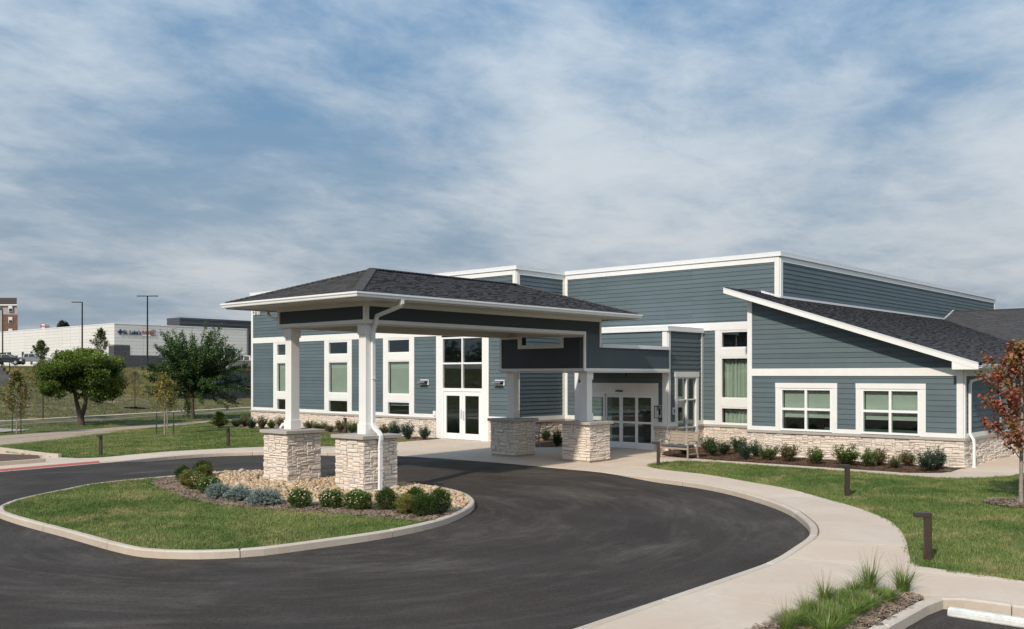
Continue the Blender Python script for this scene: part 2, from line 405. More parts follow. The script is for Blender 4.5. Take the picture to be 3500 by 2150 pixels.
# sidewalk ring on the right, cut radially
inner = offs(EDGE, .175)
blk = GLOW + []
bed_left = [(-5.68, 13.7), (-5.68, -8)]
def hit(p, dr, lines, far=6.0):
    best = far
    for pl in lines:
        for a, c in zip(pl, pl[1:]):
            ex, ey = c[0]-a[0], c[1]-a[1]; den = dr[0]*ey-dr[1]*ex
            if abs(den) < 1e-9: continue
            t = ((a[0]-p[0])*ey-(a[1]-p[1])*ex)/den; u = ((a[0]-p[0])*dr[1]-(a[1]-p[1])*dr[0])/den
            if t > .05 and -1e-6 <= u <= 1+1e-6: best = min(best, t)
    return best
k0 = min(range(len(EDGE)), key=lambda i: math.dist(EDGE[i], (-16.9, 24.05)))
k1 = min(range(len(EDGE)), key=lambda i: math.dist(EDGE[i], (-7.62, 15.4)))
ring_i, ring_o = [], []
for i in range(k0, k1+1):
    a, c = EDGE[i-1], EDGE[min(i+1, len(EDGE)-1)]; L_ = math.dist(a, c); nrm = (-(c[1]-a[1])/L_, (c[0]-a[0])/L_)
    t = hit(inner[i], nrm, [GLOW]); ring_i.append(inner[i]); ring_o.append((inner[i][0]+nrm[0]*t, inner[i][1]+nrm[1]*t))
strip_pieces(ring_i, ring_o, 1.75, 'slab', CONC, walks)
end_i, end_o = ring_i[-1], ring_o[-1]; st_i, st_o = ring_i[0], ring_o[0]
# apron and walk towards the parking bays
low = [q for q in GLOW if q[1] < end_o[1]-.02 or q[0] > end_o[0]+.05]
low = [q for q in low if q[0] > end_o[0]-.02]
BED_TOP = [(-5.68, 13.55), (-5.45, 13.85), (-5.1, 14.05), (-4.72, 14.1)]
poly = [end_i] + [p for p in inner if p[1] < end_i[1]-.1 and p[0] > -9] + [(-5.68, -8)] + BED_TOP + [(-4.45, 14.34), (14, 14.34)] + low[::-1] + [end_o]
cut_slabs('slab', poly, [((0, y), (0, 1)) for y in (12.2, 9.6, 7.0, 4.4, 1.8, -1, -4)] + [((-5.2, 15), (1, .25)), ((-3.2, 15), (1, 0)), ((-.5, 15), (1, 0)), ((2.5, 15), (1, 0)), ((6, 15), (1, 0))], CONC, walks)
# entrance plaza
isP = [inner[i] for i in range(len(EDGE)) if EDGE[i][0] > -32.25 and i < k0]
left_walk_back = catmull([(-32.33,31.06),(-32.42,28.2),(-32.75,25.3),(-33.6,24.4),(-35.2,23.1),(-36.05,20.8),(-36.4,18.9),(-36.0,16.4),(-36.4,15.75),(-37.2,15.5),(-38.1,15.25),(-42,15.15),(-52,15)], .5)
plaza = isP + [st_i, st_o] + [p for p in GLOW[:6] if p[0] < st_o[0]-.1][::-1] + [p for p in GUP[1:] if p[0] < -17.05 and p[1] < 29.2] + [(-17.05, 29.0), (-17.1, 29.76)] + [p for p in MUL if p[0] < -17.2] + [(-20.25, 31.78), (-25.0, 31.78), (-25.05, 30.6), (-25.5, 30.15), (-26.2, 30.0), (-27.7, 29.95), (-27.7, 31.08), (-32.33, 31.06), (-32.42, 28.2), (-32.7, 25.4), (-32.4, 22.9)]
cut_slabs('slab', plaza, [((x, 0), (1, 0)) for x in (-30.2, -27.7, -25.1, -22.2, -19.4)] + [((0, y), (0, 1)) for y in (25.9, 28.3)], CONC, walks)
strip = [p for p in GUP if p[0] > -17.0 and p[1] < 45]
poly = [(-17.0, 29.76)] + [(-17.0, 29.02)] + strip + [(-9.55, 45), (-9.55, 32.0)] + [p for p in MUL if p[0] > -17.0]
cut_slabs('slab', poly, [((x, 0), (1, 0)) for x in (-15.4, -13.8, -12.2, -10.6)] + [((0, y), (0, 1)) for y in (31.6, 33.6, 35.6, 37.6, 39.6, 41.6)], CONC, walks)
# walk on the far side of the drive, with the red warning strip
kA = min(range(len(EDGE)), key=lambda i: math.dist(EDGE[i], (-32.25, 22.45))); kB = min(range(len(EDGE)), key=lambda i: math.dist(EDGE[i], (-33.95, 16.0)))
fi = [inner[i] for i in range(kB, kA+1)]
fo = []
for i in range(kB, kA+1):
    a, c = EDGE[i-1], EDGE[i+1]; L_ = math.dist(a, c); nrm = (-(c[1]-a[1])/L_, (c[0]-a[0])/L_); t = hit(inner[i], nrm, [left_walk_back], 2.4)
    fo.append((inner[i][0]+nrm[0]*t, inner[i][1]+nrm[1]*t))
strip_pieces(fi, fo, 2.0, 'slab', CONC, walks)
cut_slabs('slab', [(-32.45, 22.55), fi[-1], fo[-1], (-32.8, 25.2)], [], CONC, walks)
cut_slabs('slab', [fi[0], fo[0], (-36.4, 15.75), (-37.2, 15.5), (-38.1, 15.25), (-37.9, 14.9), (-36.05, 14.3), (-35.75, 12.5), (-35.7, 2), (-33.75, 2), (-33.85, 12), (-34.0, 15.0)], [((0, y), (0, 1)) for y in (14.2, 12, 9, 6)], CONC, walks)
cut_slabs('slab', [(-38.1, 15.25), (-52, 15.0), (-52, 2), (-42.3, 2), (-42.3, 13.0), (-37.9, 14.85)], [((-43, 0), (1, 0)), ((-47, 0), (1, 0)), ((0, 9), (0, 1))], CONC, walks, dz=-.03)
TACT = mm('red_warning_paver', (.42, .085, .055), .8, var=.12, vscale=6, bump=.5, bscale=40)
b = MB(); q0 = [(-33.95, 15.45), (-34.62, 15.7), (-34.5, 12.2), (-34.4, 2), (-33.8, 2), (-33.78, 12)]
tp = sheet('warning_strip', q0, .006, TACT); tp.parent = walks
for sg in ([(-35.75, 14.28), (-35.7, 12.5), (-35.7, 2)],):
    cp = catmull(sg, .5); strip_pieces(cp, offs(cp, -.18), 2.6, 'curb_segment', CURB, curbs, dz=.14, th=.5)
cp = catmull([(-37.3, 15.35), (-38.1, 15.2), (-40, 15.15), (-42.5, 15.1), (-52, 14.9)], .5); strip_pieces(cp, offs(cp, -.16), 2.4, 'curb_segment', CURB, curbs, dz=.13, th=.5)
# curbs round the parking bay and planting bed at lower right
cp = [(-4.47, -8), (-4.47, 4), (-4.47, 10), (-4.47, 13.6), (-4.42, 14.05), (-4.2, 14.22), (-3.8, 14.26), (2, 14.3), (14, 14.3)]
cp = catmull(cp, .35); strip_pieces(cp, offs(cp, .19), 2.7, 'curb_segment', CURB, curbs, dz=.015, th=.5, bev=.025)

# island
ISL = catmull([(-24.4,8.6),(-22.7,8.42),(-20,8.4),(-17.85,8.36),(-16.8,8.46),(-16.1,8.83),(-15.6,9.3),(-15.22,10.0),(-15.0,11.2),(-14.84,12.5),(-14.9,13.7),(-15.15,14.7),(-15.62,15.7),(-16.2,16.6),(-16.9,17.3),(-17.9,17.95),(-19.1,18.35),(-20.4,18.45),(-22,18.3),(-24.2,18.1),(-26.2,17.95),(-27.1,17.6),(-27.7,17.0),(-27.92,16.1),(-27.95,14.7),(-28,13.2),(-27.75,12.2),(-27.1,11.2),(-26.4,10.1),(-25.6,9.25)], .3, True)
strip_pieces(ISL+[ISL[0]], offs(ISL, .17, True)+[offs(ISL, .17, True)[0]], 3.0, 'curb_segment', CURB, curbs, dz=.01, th=.4, bev=.025)
isl_in = offs(ISL, .175, True)
LAWN, L_n = mat('lawn_soil', (.05, .075, .022), .95, bump=.3, bscale=30)
def lawn_nodes(k, dark, lite, dry, s1=.35):
    c = k['mx'](k['ramp'](k['noise'](s1, 5, .6, .8), .36, .64), dark, lite)
    c = k['mx'](k['ramp'](k['noise'](.8, 6, .66, .6), .47, .70, 0, .72), c, dry)
    return c
GRASS, G_ = mat('grass_blade', (.08, .12, .03), .6, spec=.25)
def grass_nodes(k):
    c = lawn_nodes(k, (.082, .138, .030), (.172, .214, .064), (.34, .285, .14))
    c2 = k['mx'](k['oinfo'](), k['mx'](1.0, c, (.70, .76, .66), 'MULTIPLY'), k['mx'](1.0, c, (1.32, 1.24, 1.2), 'MULTIPLY'))
    k['link'](c2, k['b'].inputs['Base Color']); k['b'].inputs['Subsurface Weight'].default_value = 0
grass_nodes(G_)
k = L_n; k['link'](k['mx'](1.0, lawn_nodes(k, (.070, .112, .026), (.145, .172, .052), (.30, .24, .12)), (.80, .80, .75), 'MULTIPLY'), k['b'].inputs['Base Color'])
MULCH, M_ = mat('bark_mulch', (.10, .058, .036), .95, var=.4, vscale=35, bump=.9, bscale=45)
MULCH2, M2_ = mat('weathered_mulch', (.23, .165, .12), .95, var=.4, vscale=30, bump=.9, bscale=45)
def inside(poly, x, y):
    c = False; j = len(poly)-1
    for i in range(len(poly)):
        if (poly[i][1] > y) != (poly[j][1] > y) and x < (poly[j][0]-poly[i][0])*(y-poly[i][1])/(poly[j][1]-poly[i][1])+poly[i][0]: c = not c
        j = i
    return c
lawn_mulch = catmull([(-28.0,14.55),(-27.0,14.0),(-26.3,13.55),(-25.4,13.22),(-24.3,12.95),(-22.6,12.6),(-21.4,12.52),(-20.4,12.5),(-19.2,12.85),(-18.1,13.3),(-16.9,13.6),(-15.8,13.85),(-15.05,14.0)], .4)
mulch_gravel = catmull([(-27.95,15.9),(-26.6,15.6),(-25.2,15.0),(-23.8,14.4),(-22.3,14.05),(-20.6,14.0),(-19.3,14.05),(-18.3,14.35),(-17.3,14.7),(-16.2,15.15),(-15.6,15.5)], .4)
def clip_band(lo, hi):      # part of the island between two curves running from its left to its right side
    def yat(cv, x):
        if cv is None: return None
        if x <= cv[0][0]: return cv[0][1]
        for a, c in zip(cv, cv[1:]):
            if a[0] <= x <= c[0]: return a[1]+(c[1]-a[1])*(x-a[0])/max(1e-6, c[0]-a[0])
        return cv[-1][1]
    xs = sorted(set([p[0] for p in isl_in])); x0, x1 = min(xs), max(xs); bot, top = [], []
    nn = 90
    for i in range(nn+1):
        x = x0+.002+(x1-x0-.004)*i/nn; ys = []
        for a, c in zip(isl_in, isl_in[1:]+isl_in[:1]):
            if (a[0] > x) != (c[0] > x): ys.append(a[1]+(c[1]-a[1])*(x-a[0])/(c[0]-a[0]))
        if len(ys) < 2: continue
        y0, y1 = min(ys), max(ys); l, h = yat(lo, x), yat(hi, x); y0 = max(y0, l) if l is not None else y0; y1 = min(y1, h) if h is not None else y1
        if y1 > y0+.01: bot.append((x, y0)); top.append((x, y1))
    return bot+top[::-1]
isl_lawn = clip_band(None, lawn_mulch); isl_mulch = clip_band(lawn_mulch, mulch_gravel); isl_gravel = clip_band(mulch_gravel, None)
lawns = []
def lawn(name, poly, dz=-.012, zf=None): o = struct(sheet(name, poly, dz, LAWN, sub=2.0, zf=(lambda x, y: zf(x, y)+dz) if zf else None)); lawns.append(o); return o
lawn_isl = lawn('island_lawn', isl_lawn)
struct(sheet('island_mulch', isl_mulch, .0, MULCH2)); 
GRAVB = mm('gravel_bed_base', (.30, .22, .14), .95, var=.5, vscale=25, bump=.9, bscale=30)
gravel = struct(sheet('gravel_bed', isl_gravel, -.005, GRAVB))
lawn_r = lawn('right_lawn', GLOW + [(14, 50)] + GUP[::-1][:-1])
bed_l = catmull([(-50.2,31.6),(-49.6,29.2),(-47.5,29.6),(-44.8,30.15),(-41,30.1),(-37.8,29.9),(-34.5,29.55),(-32.5,29.5)], .6)
def lawn_z(x, y):
    s_ = -.917*x-.4*y; return gz(y)-.40*S((s_-31)/10.5)
lawn_l = lawn('left_lawn', [(-32.46, 29.45), (-32.42, 28.2)] + [p for p in left_walk_back if p[1] < 28.1] + [(-52.6, 17), (-56.2, 25), (-60.6, 35), (-66.5, 48.7), (-71.2, 59.5), (-52, 59.5), (-50.3, 32)] + bed_l, zf=lawn_z)
struct(sheet('foundation_mulch', bed_l + [(-32.5, 31.12), (-48.7, 31.12)], -.004, MULCH2))
struct(sheet('wing_mulch', MUL + [(-20.42, 31.9), (-20.42, 34.6), (-16.9, 34.6), (-16.9, 32.25), (-9.52, 32.25)], -.002, MULCH))
struct(sheet('entrance_mulch', [(-25.07, 30.6), (-25.5, 30.17), (-26.2, 30.02), (-27.72, 29.97), (-27.72, 34.5), (-25.05, 34.5)], -.002, MULCH))
struct(sheet('grass_bed_mulch', [(-5.66, -8), (-4.67, -8), (-4.67, 14.0)] + BED_TOP[::-1], .0, MULCH2))
b = struct(sheet('verge_bed', [(-35.95, 14.2), (-37.9, 14.85), (-42.2, 13.1), (-42.2, 2), (-35.9, 2)], .1, MULCH))

# ------------------------------------------------------------------ wall building kit
# axis 'x': wall runs along x and faces -y; axis 'y': wall runs along y and faces +x
def wp(ax, pl, a, o, z): return (a, pl-o, z) if ax == 'x' else (pl+o, a, z)
def wbox(mb, ax, pl, a0, a1, o0, o1, z0, z1, r=0.0):
    if ax == 'x': mb.box(a0, a1, pl-o1, pl-o0, z0, z1, r)
    else: mb.box(pl+o0, pl+o1, a0, a1, z0, z1, r)
def clip_half(poly, f):      # keep f(p) >= 0
    out = []
    for i in range(len(poly)):
        a, c = poly[i], poly[(i+1) % len(poly)]; fa, fc = f(a), f(c)
        if fa >= 0: out.append(a)
        if (fa >= 0) != (fc >= 0):
            t = fa/(fa-fc); out.append((a[0]+(c[0]-a[0])*t, a[1]+(c[1]-a[1])*t))
    return out
EXPO = .179; ZB = 1.115
def siding(parent, ax, pl, a0, a1, z0, z1, line=None, joined=None, expo=EXPO):
    k = math.floor((z0-ZB)/expo)
    while ZB+k*expo < z1-.01:
        zb, zt = ZB+k*expo, ZB+(k+1)*expo-.006; k += 1
        poly = [(a0, max(zb, z0)), (a1, max(zb, z0)), (a1, min(zt, z1)), (a0, min(zt, z1))]
        if poly[2][1]-poly[0][1] < .012: continue
        if line: poly = clip_half(poly, line)
        if len(poly) < 3: continue
        off = lambda z: .030-.019*(z-zb)/expo
        mb = joined or MB()
        mb.prism([wp(ax, pl, a, .0, z) for a, z in poly], [wp(ax, pl, a, off(z), z) for a, z in poly], .05+.95*rng.random())
        if not joined: mb.build('siding_board', SIDING, parent)
def core(name, parent, ax, pl, a0, a1, z0, z1, holes=(), th=.18, mtl=None, line=None):
    mb = MB(); As = sorted(set([a0, a1]+[v for h in holes for v in h[:2]])); Zs = sorted(set([z0, z1]+[v for h in holes for v in h[2:]]))
    for i in range(len(As)-1):
        j = 0
        while j < len(Zs)-1:
            ca = (As[i]+As[i+1])/2
            blocked = lambda jj: any(h[0] < ca < h[1] and h[2] < (Zs[jj]+Zs[jj+1])/2 < h[3] for h in holes)
            if blocked(j): j += 1; continue
            e = j
            while e+1 < len(Zs)-1 and not blocked(e+1): e += 1
            poly = [(As[i], Zs[j]), (As[i+1], Zs[j]), (As[i+1], Zs[e+1]), (As[i], Zs[e+1])]
            if line: poly = clip_half(poly, line)
            if len(poly) > 2: mb.prism([wp(ax, pl, a, -th, z) for a, z in poly], [wp(ax, pl, a, -.001, z) for a, z in poly])
            j = e+1
    return mb.build(name, mtl or DARKJ, parent)
def trim(parent, ax, pl, a0, a1, z0, z1, o=.042, name='trim_board', mtl=None, o0=0.0):
    mb = MB(); wbox(mb, ax, pl, a0, a1, o0, o, z0, z1); ob = mb.build(name, mtl or WHITE, parent); return bevel(ob, .004)
def ashlar(W, H, ua=.052, uz=.0365):
    na, nz = max(1, round(W/ua)), max(1, round(H/uz)); occ = [[0]*na for _ in range(nz)]; out = []
    for j in range(nz):
        i = 0
        while i < na:
            if occ[j][i]: i += 1; continue
            h = rng.choice((1, 2, 2, 2, 2, 3, 3, 3, 3, 4)); w_ = rng.choice((3, 4, 5, 5, 6, 7, 8, 9, 10)) if h < 4 else rng.choice((4, 5, 6, 7))
            if h == 1: w_ += 1
            w_ = min(w_, na-i)
            if 0 < na-i-w_ < 2: w_ = na-i
            while any(occ[j][x] for x in range(i, i+w_)): w_ -= 1
            h = min(h, nz-j)
            if nz-j-h == 1: h = min(nz-j, h+1)
            for y in range(j, j+h):
                for x in range(i, i+w_): occ[y][x] = 1
            out.append((i*W/na, (i+w_)*W/na, j*H/nz, (j+h)*H/nz)); i += w_
    return out
def stone_into(mb, ax, pl, a0, a1, z0, z1, base=.02):
    g_ = .0055; a0 += g_; a1 -= g_; z0 += g_; z1 -= g_; w_, h_ = a1-a0, z1-z0
    if w_ < .02 or h_ < .012: return
    d = base+rng.random()*.036; ch = min(.012, h_*.22, w_*.22); J = lambda s: (rng.random()-.5)*s
    tl, tr = J(.018), J(.018)
    na, nz = (3 if w_ > .16 else 2), 2
    As = [a0+ch+(w_-2*ch)*i/na for i in range(na+1)]; Zs = [z0+ch+(h_-2*ch)*j/nz for j in range(nz+1)]
    vs = []; idx = {}
    for j, z in enumerate(Zs):
        for i, a in enumerate(As):
            edge = i in (0, na) or j in (0, nz)
            idx[i, j] = len(vs); vs.append(wp(ax, pl, a+J(.008), d+tl*(i/na-.5)+tr*(j/nz-.5)+J(.012)-(.004 if edge else 0), z+J(.006)))
    ring = [(i, 0) for i in range(na)] + [(na, j) for j in range(nz)] + [(i, nz) for i in range(na, 0, -1)] + [(0, j) for j in range(nz, 0, -1)]
    fs = [(idx[i, j], idx[i+1, j], idx[i+1, j+1], idx[i, j+1]) for i in range(na) for j in range(nz)]
    prev = [idx[r] for r in ring]
    o1 = []
    for (i, j) in ring:
        a = a0 if i == 0 else a1 if i == na else As[i]; z = z0 if j == 0 else z1 if j == nz else Zs[j]
        o1.append((a+J(.004), z+J(.004)))
    for dep in (d-.014, -.02):
        cur = []
        for a, z in o1: cur.append(len(vs)); vs.append(wp(ax, pl, a, dep, z))
        n = len(ring); fs += [(prev[k], cur[k], cur[(k+1) % n], prev[(k+1) % n]) for k in range(n)]; prev = cur
    mb.add(vs, fs, .04+.96*rng.random()**1.1)
def stones(parent, ax, pl, a0, a1, z0, z1, single=True, name='stone', **kw):
    big_ = MB()
    for s0, s1, t0, t1 in ashlar(a1-a0, z1-z0):
        mb = MB() if single else big_
        stone_into(mb, ax, pl, a0+s0, a0+s1, z0+t0, z0+t1, **kw)
        if single and mb.f: mb.build(name, STONE, parent)
    if not single: 
        o = big_.build('stone_facing', STONE, parent); o['kind'] = 'stuff'; return o
def window(parent, ax, pl, a0, a1, z0, z1, fr=.055, dep=.03, muls=(), rails=(), blind=None, curtain=None, name='window', glass=None, mw=.05):
    f = MB(); o0, o1 = -.09, dep
    wbox(f, ax, pl, a0, a0+fr, o0, o1, z0, z1); wbox(f, ax, pl, a1-fr, a1, o0, o1, z0, z1)
    wbox(f, ax, pl, a0+fr, a1-fr, o0, o1-.002, z0, z0+fr); wbox(f, ax, pl, a0+fr, a1-fr, o0, o1-.002, z1-fr, z1)
    for m_ in muls: wbox(f, ax, pl, m_-mw/2, m_+mw/2, o0, o1-.005, z0+fr, z1-fr)
    for r_ in rails: wbox(f, ax, pl, a0+fr, a1-fr, o0, o1-.009, r_-mw/2, r_+mw/2)
    wn = f.build(name, VINYL, parent)
    As = [a0+fr]+[x for m_ in muls for x in (m_-mw/2, m_+mw/2)]+[a1-fr]; Zs = [z0+fr]+[x for r_ in rails for x in (r_-mw/2, r_+mw/2)]+[z1-fr]
    for i in range(0, len(As), 2):
        for j in range(0, len(Zs), 2):
            p = MB(); wbox(p, ax, pl, As[i]-.01, As[i+1]+.01, -.052, -.04, Zs[j]-.01, Zs[j+1]+.01); p.build('pane', glass or GLASS, wn)
    if blind is not None:
        for c0, c1 in ([(a0+fr, muls[0]), (muls[0], a1-fr)] if muls else [(a0+fr, a1-fr)]):
            p = MB(); wbox(p, ax, pl, c0+.015, c1-.015, -.16, -.152, blind, z1-fr-.03); wbox(p, ax, pl, c0+.015, c1-.015, -.17, -.145, blind-.02, blind+.012); p.build('roller_blind', BLIND, wn)
    if curtain:
        p = MB(); n = int((a1-a0)/.012); pts = []; ph = rng.random()*6
        for i in range(n+1):
            a = a0+fr+(a1-a0-2*fr)*i/n; s_ = i*.012
            pts.append((a, -.26+.035*math.sin(s_*38+ph)+.018*math.sin(s_*17+1.3)+.02*math.sin(s_*71)))
        for (a, o), (c, q) in zip(pts, pts[1:]): p.poly([wp(ax, pl, a, o, z0+.02), wp(ax, pl, c, q, z0+.02), wp(ax, pl, c, q, z1-.1), wp(ax, pl, a, o, z1-.1)])
        p.build('curtain', CURTAIN, wn, smooth=True, fix=False)
    return wn
SILL_T, SILL_B = .98, .885
def sill(parent, ax, pl, a0, a1, seg=1.25, o=.085):
    n = max(1, round((a1-a0)/seg))
    for i in range(n):
        mb = MB(); wbox(mb, ax, pl, a0+(a1-a0)*i/n+.002, a0+(a1-a0)*(i+1)/n-.002, 0, o, SILL_B, SILL_T); bevel(mb.build('sill_stone', CAST, parent), .006)

# ------------------------------------------------------------------ main building
bld = tag(empty('medical_building', (0, 0, 0)), 'long single-storey care building with blue-grey siding, white trim and stone base', 'building')
QL, QM, QV, QW = 31.1, 34.5, 31.8, 32.2          # facade planes
XL0, XL1 = -48.6, -27.75                          # left block
VX0, VX1 = -25.0, -20.38                          # entrance vestibule
WX0, WX1 = -17.12, -9.52                          # wing
TX1 = -16.97                                      # right side of the tall block
ZT = 7.45
GZ = ((1.02, 1.71), (2.05, 3.74), (4.10, 4.81))   # window glass heights of the tall window bays
# left block front
bays = [(-46.34, -44.02), (-41.56, -39.22), (-36.71, -34.39)]
holes = [(c-.845, c+.845, *z) for c in ((p0+p1)/2 for p0, p1 in bays) for z in GZ] + [(-32.46, -29.74, -.2, 4.78)]
lw = core('left_front_wall', bld, 'x', QL, XL0+.02, XL1-.02, -.6, 7.66, holes)
segs = [(-48.42, bays[0][0]), (bays[0][1], bays[1][0]), (bays[1][1], bays[2][0]), (bays[2][1], -32.83), (-29.39, -27.93)]
for a, c in segs: siding(lw, 'x', QL, a, c, 1.145, 4.865); trim(lw, 'x', QL, a, c, SILL_T+.002, 1.145)
cut = [-48.42, -43.9, -38.2, -33.1, -27.93]
for a, c in zip(cut, cut[1:]): siding(lw, 'x', QL, a+.002, c-.002, 5.185, ZT)
trim(lw, 'x', QL, -48.6, -48.42, SILL_T+.002, 7.66, .046, 'corner_board'); trim(lw, 'x', QL, -27.93, XL1+.001, SILL_T+.002, 7.66, .046, 'corner_board')
for a, c in zip((-48.42, -42.3, -36.2, -32.0), (-42.3, -36.2, -32.0, -27.93)): trim(lw, 'x', QL, a+.002, c-.002, 4.865, 5.185, .05, 'band_board'); trim(lw, 'x', QL, a+.002, c-.002, ZT, 7.66, .05, 'frieze_board')
for bi, (a, c) in enumerate(bays):
    m0, m1 = (a+c)/2-.845, (a+c)/2+.845
    trim(lw, 'x', QL, a, m0-.002, SILL_T+.002, 4.863); trim(lw, 'x', QL, m1+.002, c, SILL_T+.002, 4.863)
    for z0, z1 in ((SILL_T+.002, 1.02), (1.71, 2.05), (3.74, 4.10), (4.81, 4.863)): trim(lw, 'x', QL, m0, m1, z0+.001, z1-.001, .040)
    window(bld, 'x', QL, m0, m1, *GZ[0], blind=(1.52 if bi == 2 else None)); window(bld, 'x', QL, m0, m1, *GZ[1], blind=2.08); window(bld, 'x', QL, m0, m1, *GZ[2])
for a, c in ((XL0, -32.86), (-29.36, XL1)):
    mb = MB(); wbox(mb, 'x', QL, a, c, 0, .018, -.5, SILL_B); mb.build('mortar_backing', MORTAR, lw)
    sill(lw, 'x', QL, a-(.06 if a == XL0 else 0), c+(.08 if c == XL1 else 0)); stones(lw, 'x', QL, a-.03, c, -.05, SILL_B, single=False)
# door tower in the left block
trim(lw, 'x', QL, -32.83, -32.46, -.1, 4.86, .045); trim(lw, 'x', QL, -29.74, -29.39, -.1, 4.86, .045)
window(bld, 'x', QL, -32.46, -29.74, 2.33, 4.79, fr=.07, muls=(-31.1,), rails=(3.56,), mw=.075)
dbl = tag(empty('double_door', parent=bld))
fr_ = MB()
for a, c, z0, z1 in ((-32.46, -32.34, 0, 2.33), (-29.86, -29.74, 0, 2.33), (-32.34, -29.86, 2.25, 2.33)): wbox(fr_, 'x', QL, a, c, -.1, .034, z0, z1)
fr_.build('door_frame', VINYL, dbl)
for a, c in ((-32.335, -31.105), (-31.095, -29.865)):
    lf = MB(); s_ = .17
    for a0, a1, z0, z1 in ((a, a+s_, .02, 2.24), (c-s_, c, .02, 2.24), (a+s_, c-s_, .02, .30), (a+s_, c-s_, 2.05, 2.24)): wbox(lf, 'x', QL, a0, a1, -.05, .005, z0, z1)
    lfo = lf.build('door_leaf', VINYL, dbl); p = MB(); wbox(p, 'x', QL, a+s_-.01, c-s_+.01, -.03, -.02, .29, 2.06); p.build('pane', GLASS, dbl)
mb = MB()
for x_, dx in ((-31.14, 0),): mb.tube([(x_, QL-.005, 1.0), (x_, QL-.06, 1.02), (x_, QL-.06, 1.38), (x_, QL-.005, 1.4)], .012, 6)
mb.tube([(-30.99, QL-.005, .9), (-30.97, QL-.08, .95), (-30.97, QL-.08, 1.3), (-30.99, QL-.005, 1.34)], .012, 6); mb.build('handle', GREYM, dbl)
# return wall of the left block
rw = core('return_wall', bld, 'y', XL1, QL+.02, QM, -.6, 7.66, [(33.05, 33.62, 4.05, 4.55)])
trim(rw, 'y', XL1, QL+.001, QL+.2, SILL_T+.002, 7.66, .045, 'corner_board'); siding(rw, 'y', XL1, QL+.2, QM-.17, 1.145, 4.865); siding(rw, 'y', XL1, QL+.2, QM-.17, 5.185, ZT)
trim(rw, 'y', XL1, QM-.17, QM-.042, SILL_T+.002, 7.66, .046, 'corner_board')
trim(rw, 'y', XL1, QL+.2, QM-.17, 4.865, 5.185, .05, 'band_board'); trim(rw, 'y', XL1, QL+.2, QM-.17, ZT, 7.66, .05, 'frieze_board'); trim(rw, 'y', XL1, QL+.2, QM-.17, SILL_T+.002, 1.145)
mb = MB(); wbox(mb, 'y', XL1, QL, QM, 0, .018, -.5, SILL_B); mb.build('mortar_backing', MORTAR, rw); sill(rw, 'y', XL1, QL+.005, QM-.05); stones(rw, 'y', XL1, QL, QM, -.05, SILL_B, single=False)
# tall middle block
tw = core('tall_front_wall', bld, 'x', QM, XL1-.1, TX1-.02, -.6, 7.66, [(-19.55, -17.86, *z) for z in GZ])
for a, c in zip((XL1+.2, -25.3, -20.9), (-25.3, -20.9, TX1-.2)): siding(tw, 'x', QM, a+.002, c-.002, 5.165, ZT); trim(tw, 'x', QM, a+.002, c-.002, 4.845, 5.165, .05, 'band_board'); trim(tw, 'x', QM, a+.002, c-.002, ZT, 7.66, .05, 'frieze_board')
trim(tw, 'x', QM, XL1+.046, XL1+.2, SILL_T, 7.66, .046, 'corner_board'); trim(tw, 'x', QM, TX1-.2, TX1+.001, 5.9, 7.66, .047, 'corner_board')
siding(tw, 'x', QM, VX1+.03, -19.8, 1.145, 4.845); trim(tw, 'x', QM, VX1+.03, -19.8, SILL_T+.002, 1.145)
j_ = MB(); siding(tw, 'x', QM, XL1+.2, VX0-.01, 1.145, 4.845, joined=j_); o = j_.build('shaded_siding', SIDING, tw); o['kind'] = 'stuff'
trim(tw, 'x', QM, XL1+.2, VX0, SILL_T+.002, 1.145)
trim(tw, 'x', QM, -19.8, -19.552, SILL_T+.002, 4.843); trim(tw, 'x', QM, -17.858, -17.13, SILL_T+.002, 4.843)
for z0, z1 in ((SILL_T+.002, 1.02), (1.71, 2.05), (3.74, 4.10), (4.81, 4.843)): trim(tw, 'x', QM, -19.55, -17.86, z0+.001, z1-.001, .040)
window(bld, 'x', QM, -19.55, -17.86, *GZ[0], curtain=True); window(bld, 'x', QM, -19.55, -17.86, *GZ[1], curtain=True); window(bld, 'x', QM, -19.55, -17.86, *GZ[2])
for a, c in ((VX1, -17.0), (XL1, VX0)):
    mb = MB(); wbox(mb, 'x', QM, a, c, 0, .018, -.5, SILL_B); mb.build('mortar_backing', MORTAR, tw); sill(tw, 'x', QM, a, c)
    stones(tw, 'x', QM, a, c, -.05, SILL_B, single=(a == VX1))
sw = core('tall_side_wall', bld, 'y', TX1, QM+.0, 63.5, 3.0, 7.66)
for a, c in zip((QM+.2, 38.6, 43.4, 48.1, 53.0, 58.4), (38.6, 43.4, 48.1, 53.0, 58.4, 63.3)): siding(sw, 'y', TX1, a+.002, c-.002, 5.6, ZT); trim(sw, 'y', TX1, a+.002, c-.002, ZT, 7.66, .05, 'frieze_board')
trim(sw, 'y', TX1, QM+.001, QM+.2, 5.6, 7.66, .046, 'corner_board'); trim(sw, 'y', TX1, 63.3, 63.5, 5.6, 7.66, .046, 'corner_board')
# parapet coping
cp_ = empty('parapet_coping', parent=bld)
def coping(ax, pl, a0, a1, n):
    for i in range(n):
        mb = MB(); c0, c1 = a0+(a1-a0)*i/n, a0+(a1-a0)*(i+1)/n
        wbox(mb, ax, pl, c0+.001, c1-.001, -.34, .085, 7.70, 7.845); wbox(mb, ax, pl, c0+.001, c1-.001, .06, .1, 7.665, 7.70); mb.build('coping_length', COPING, cp_)
coping('x', QL, XL0-.09, XL1+.085, 7); coping('y', XL1, QL-.085+.002, QM-.087, 2); coping('x', QM, XL1+.09, TX1+.085, 4); coping('y', TX1, QM-.085+.002, 63.58, 9)
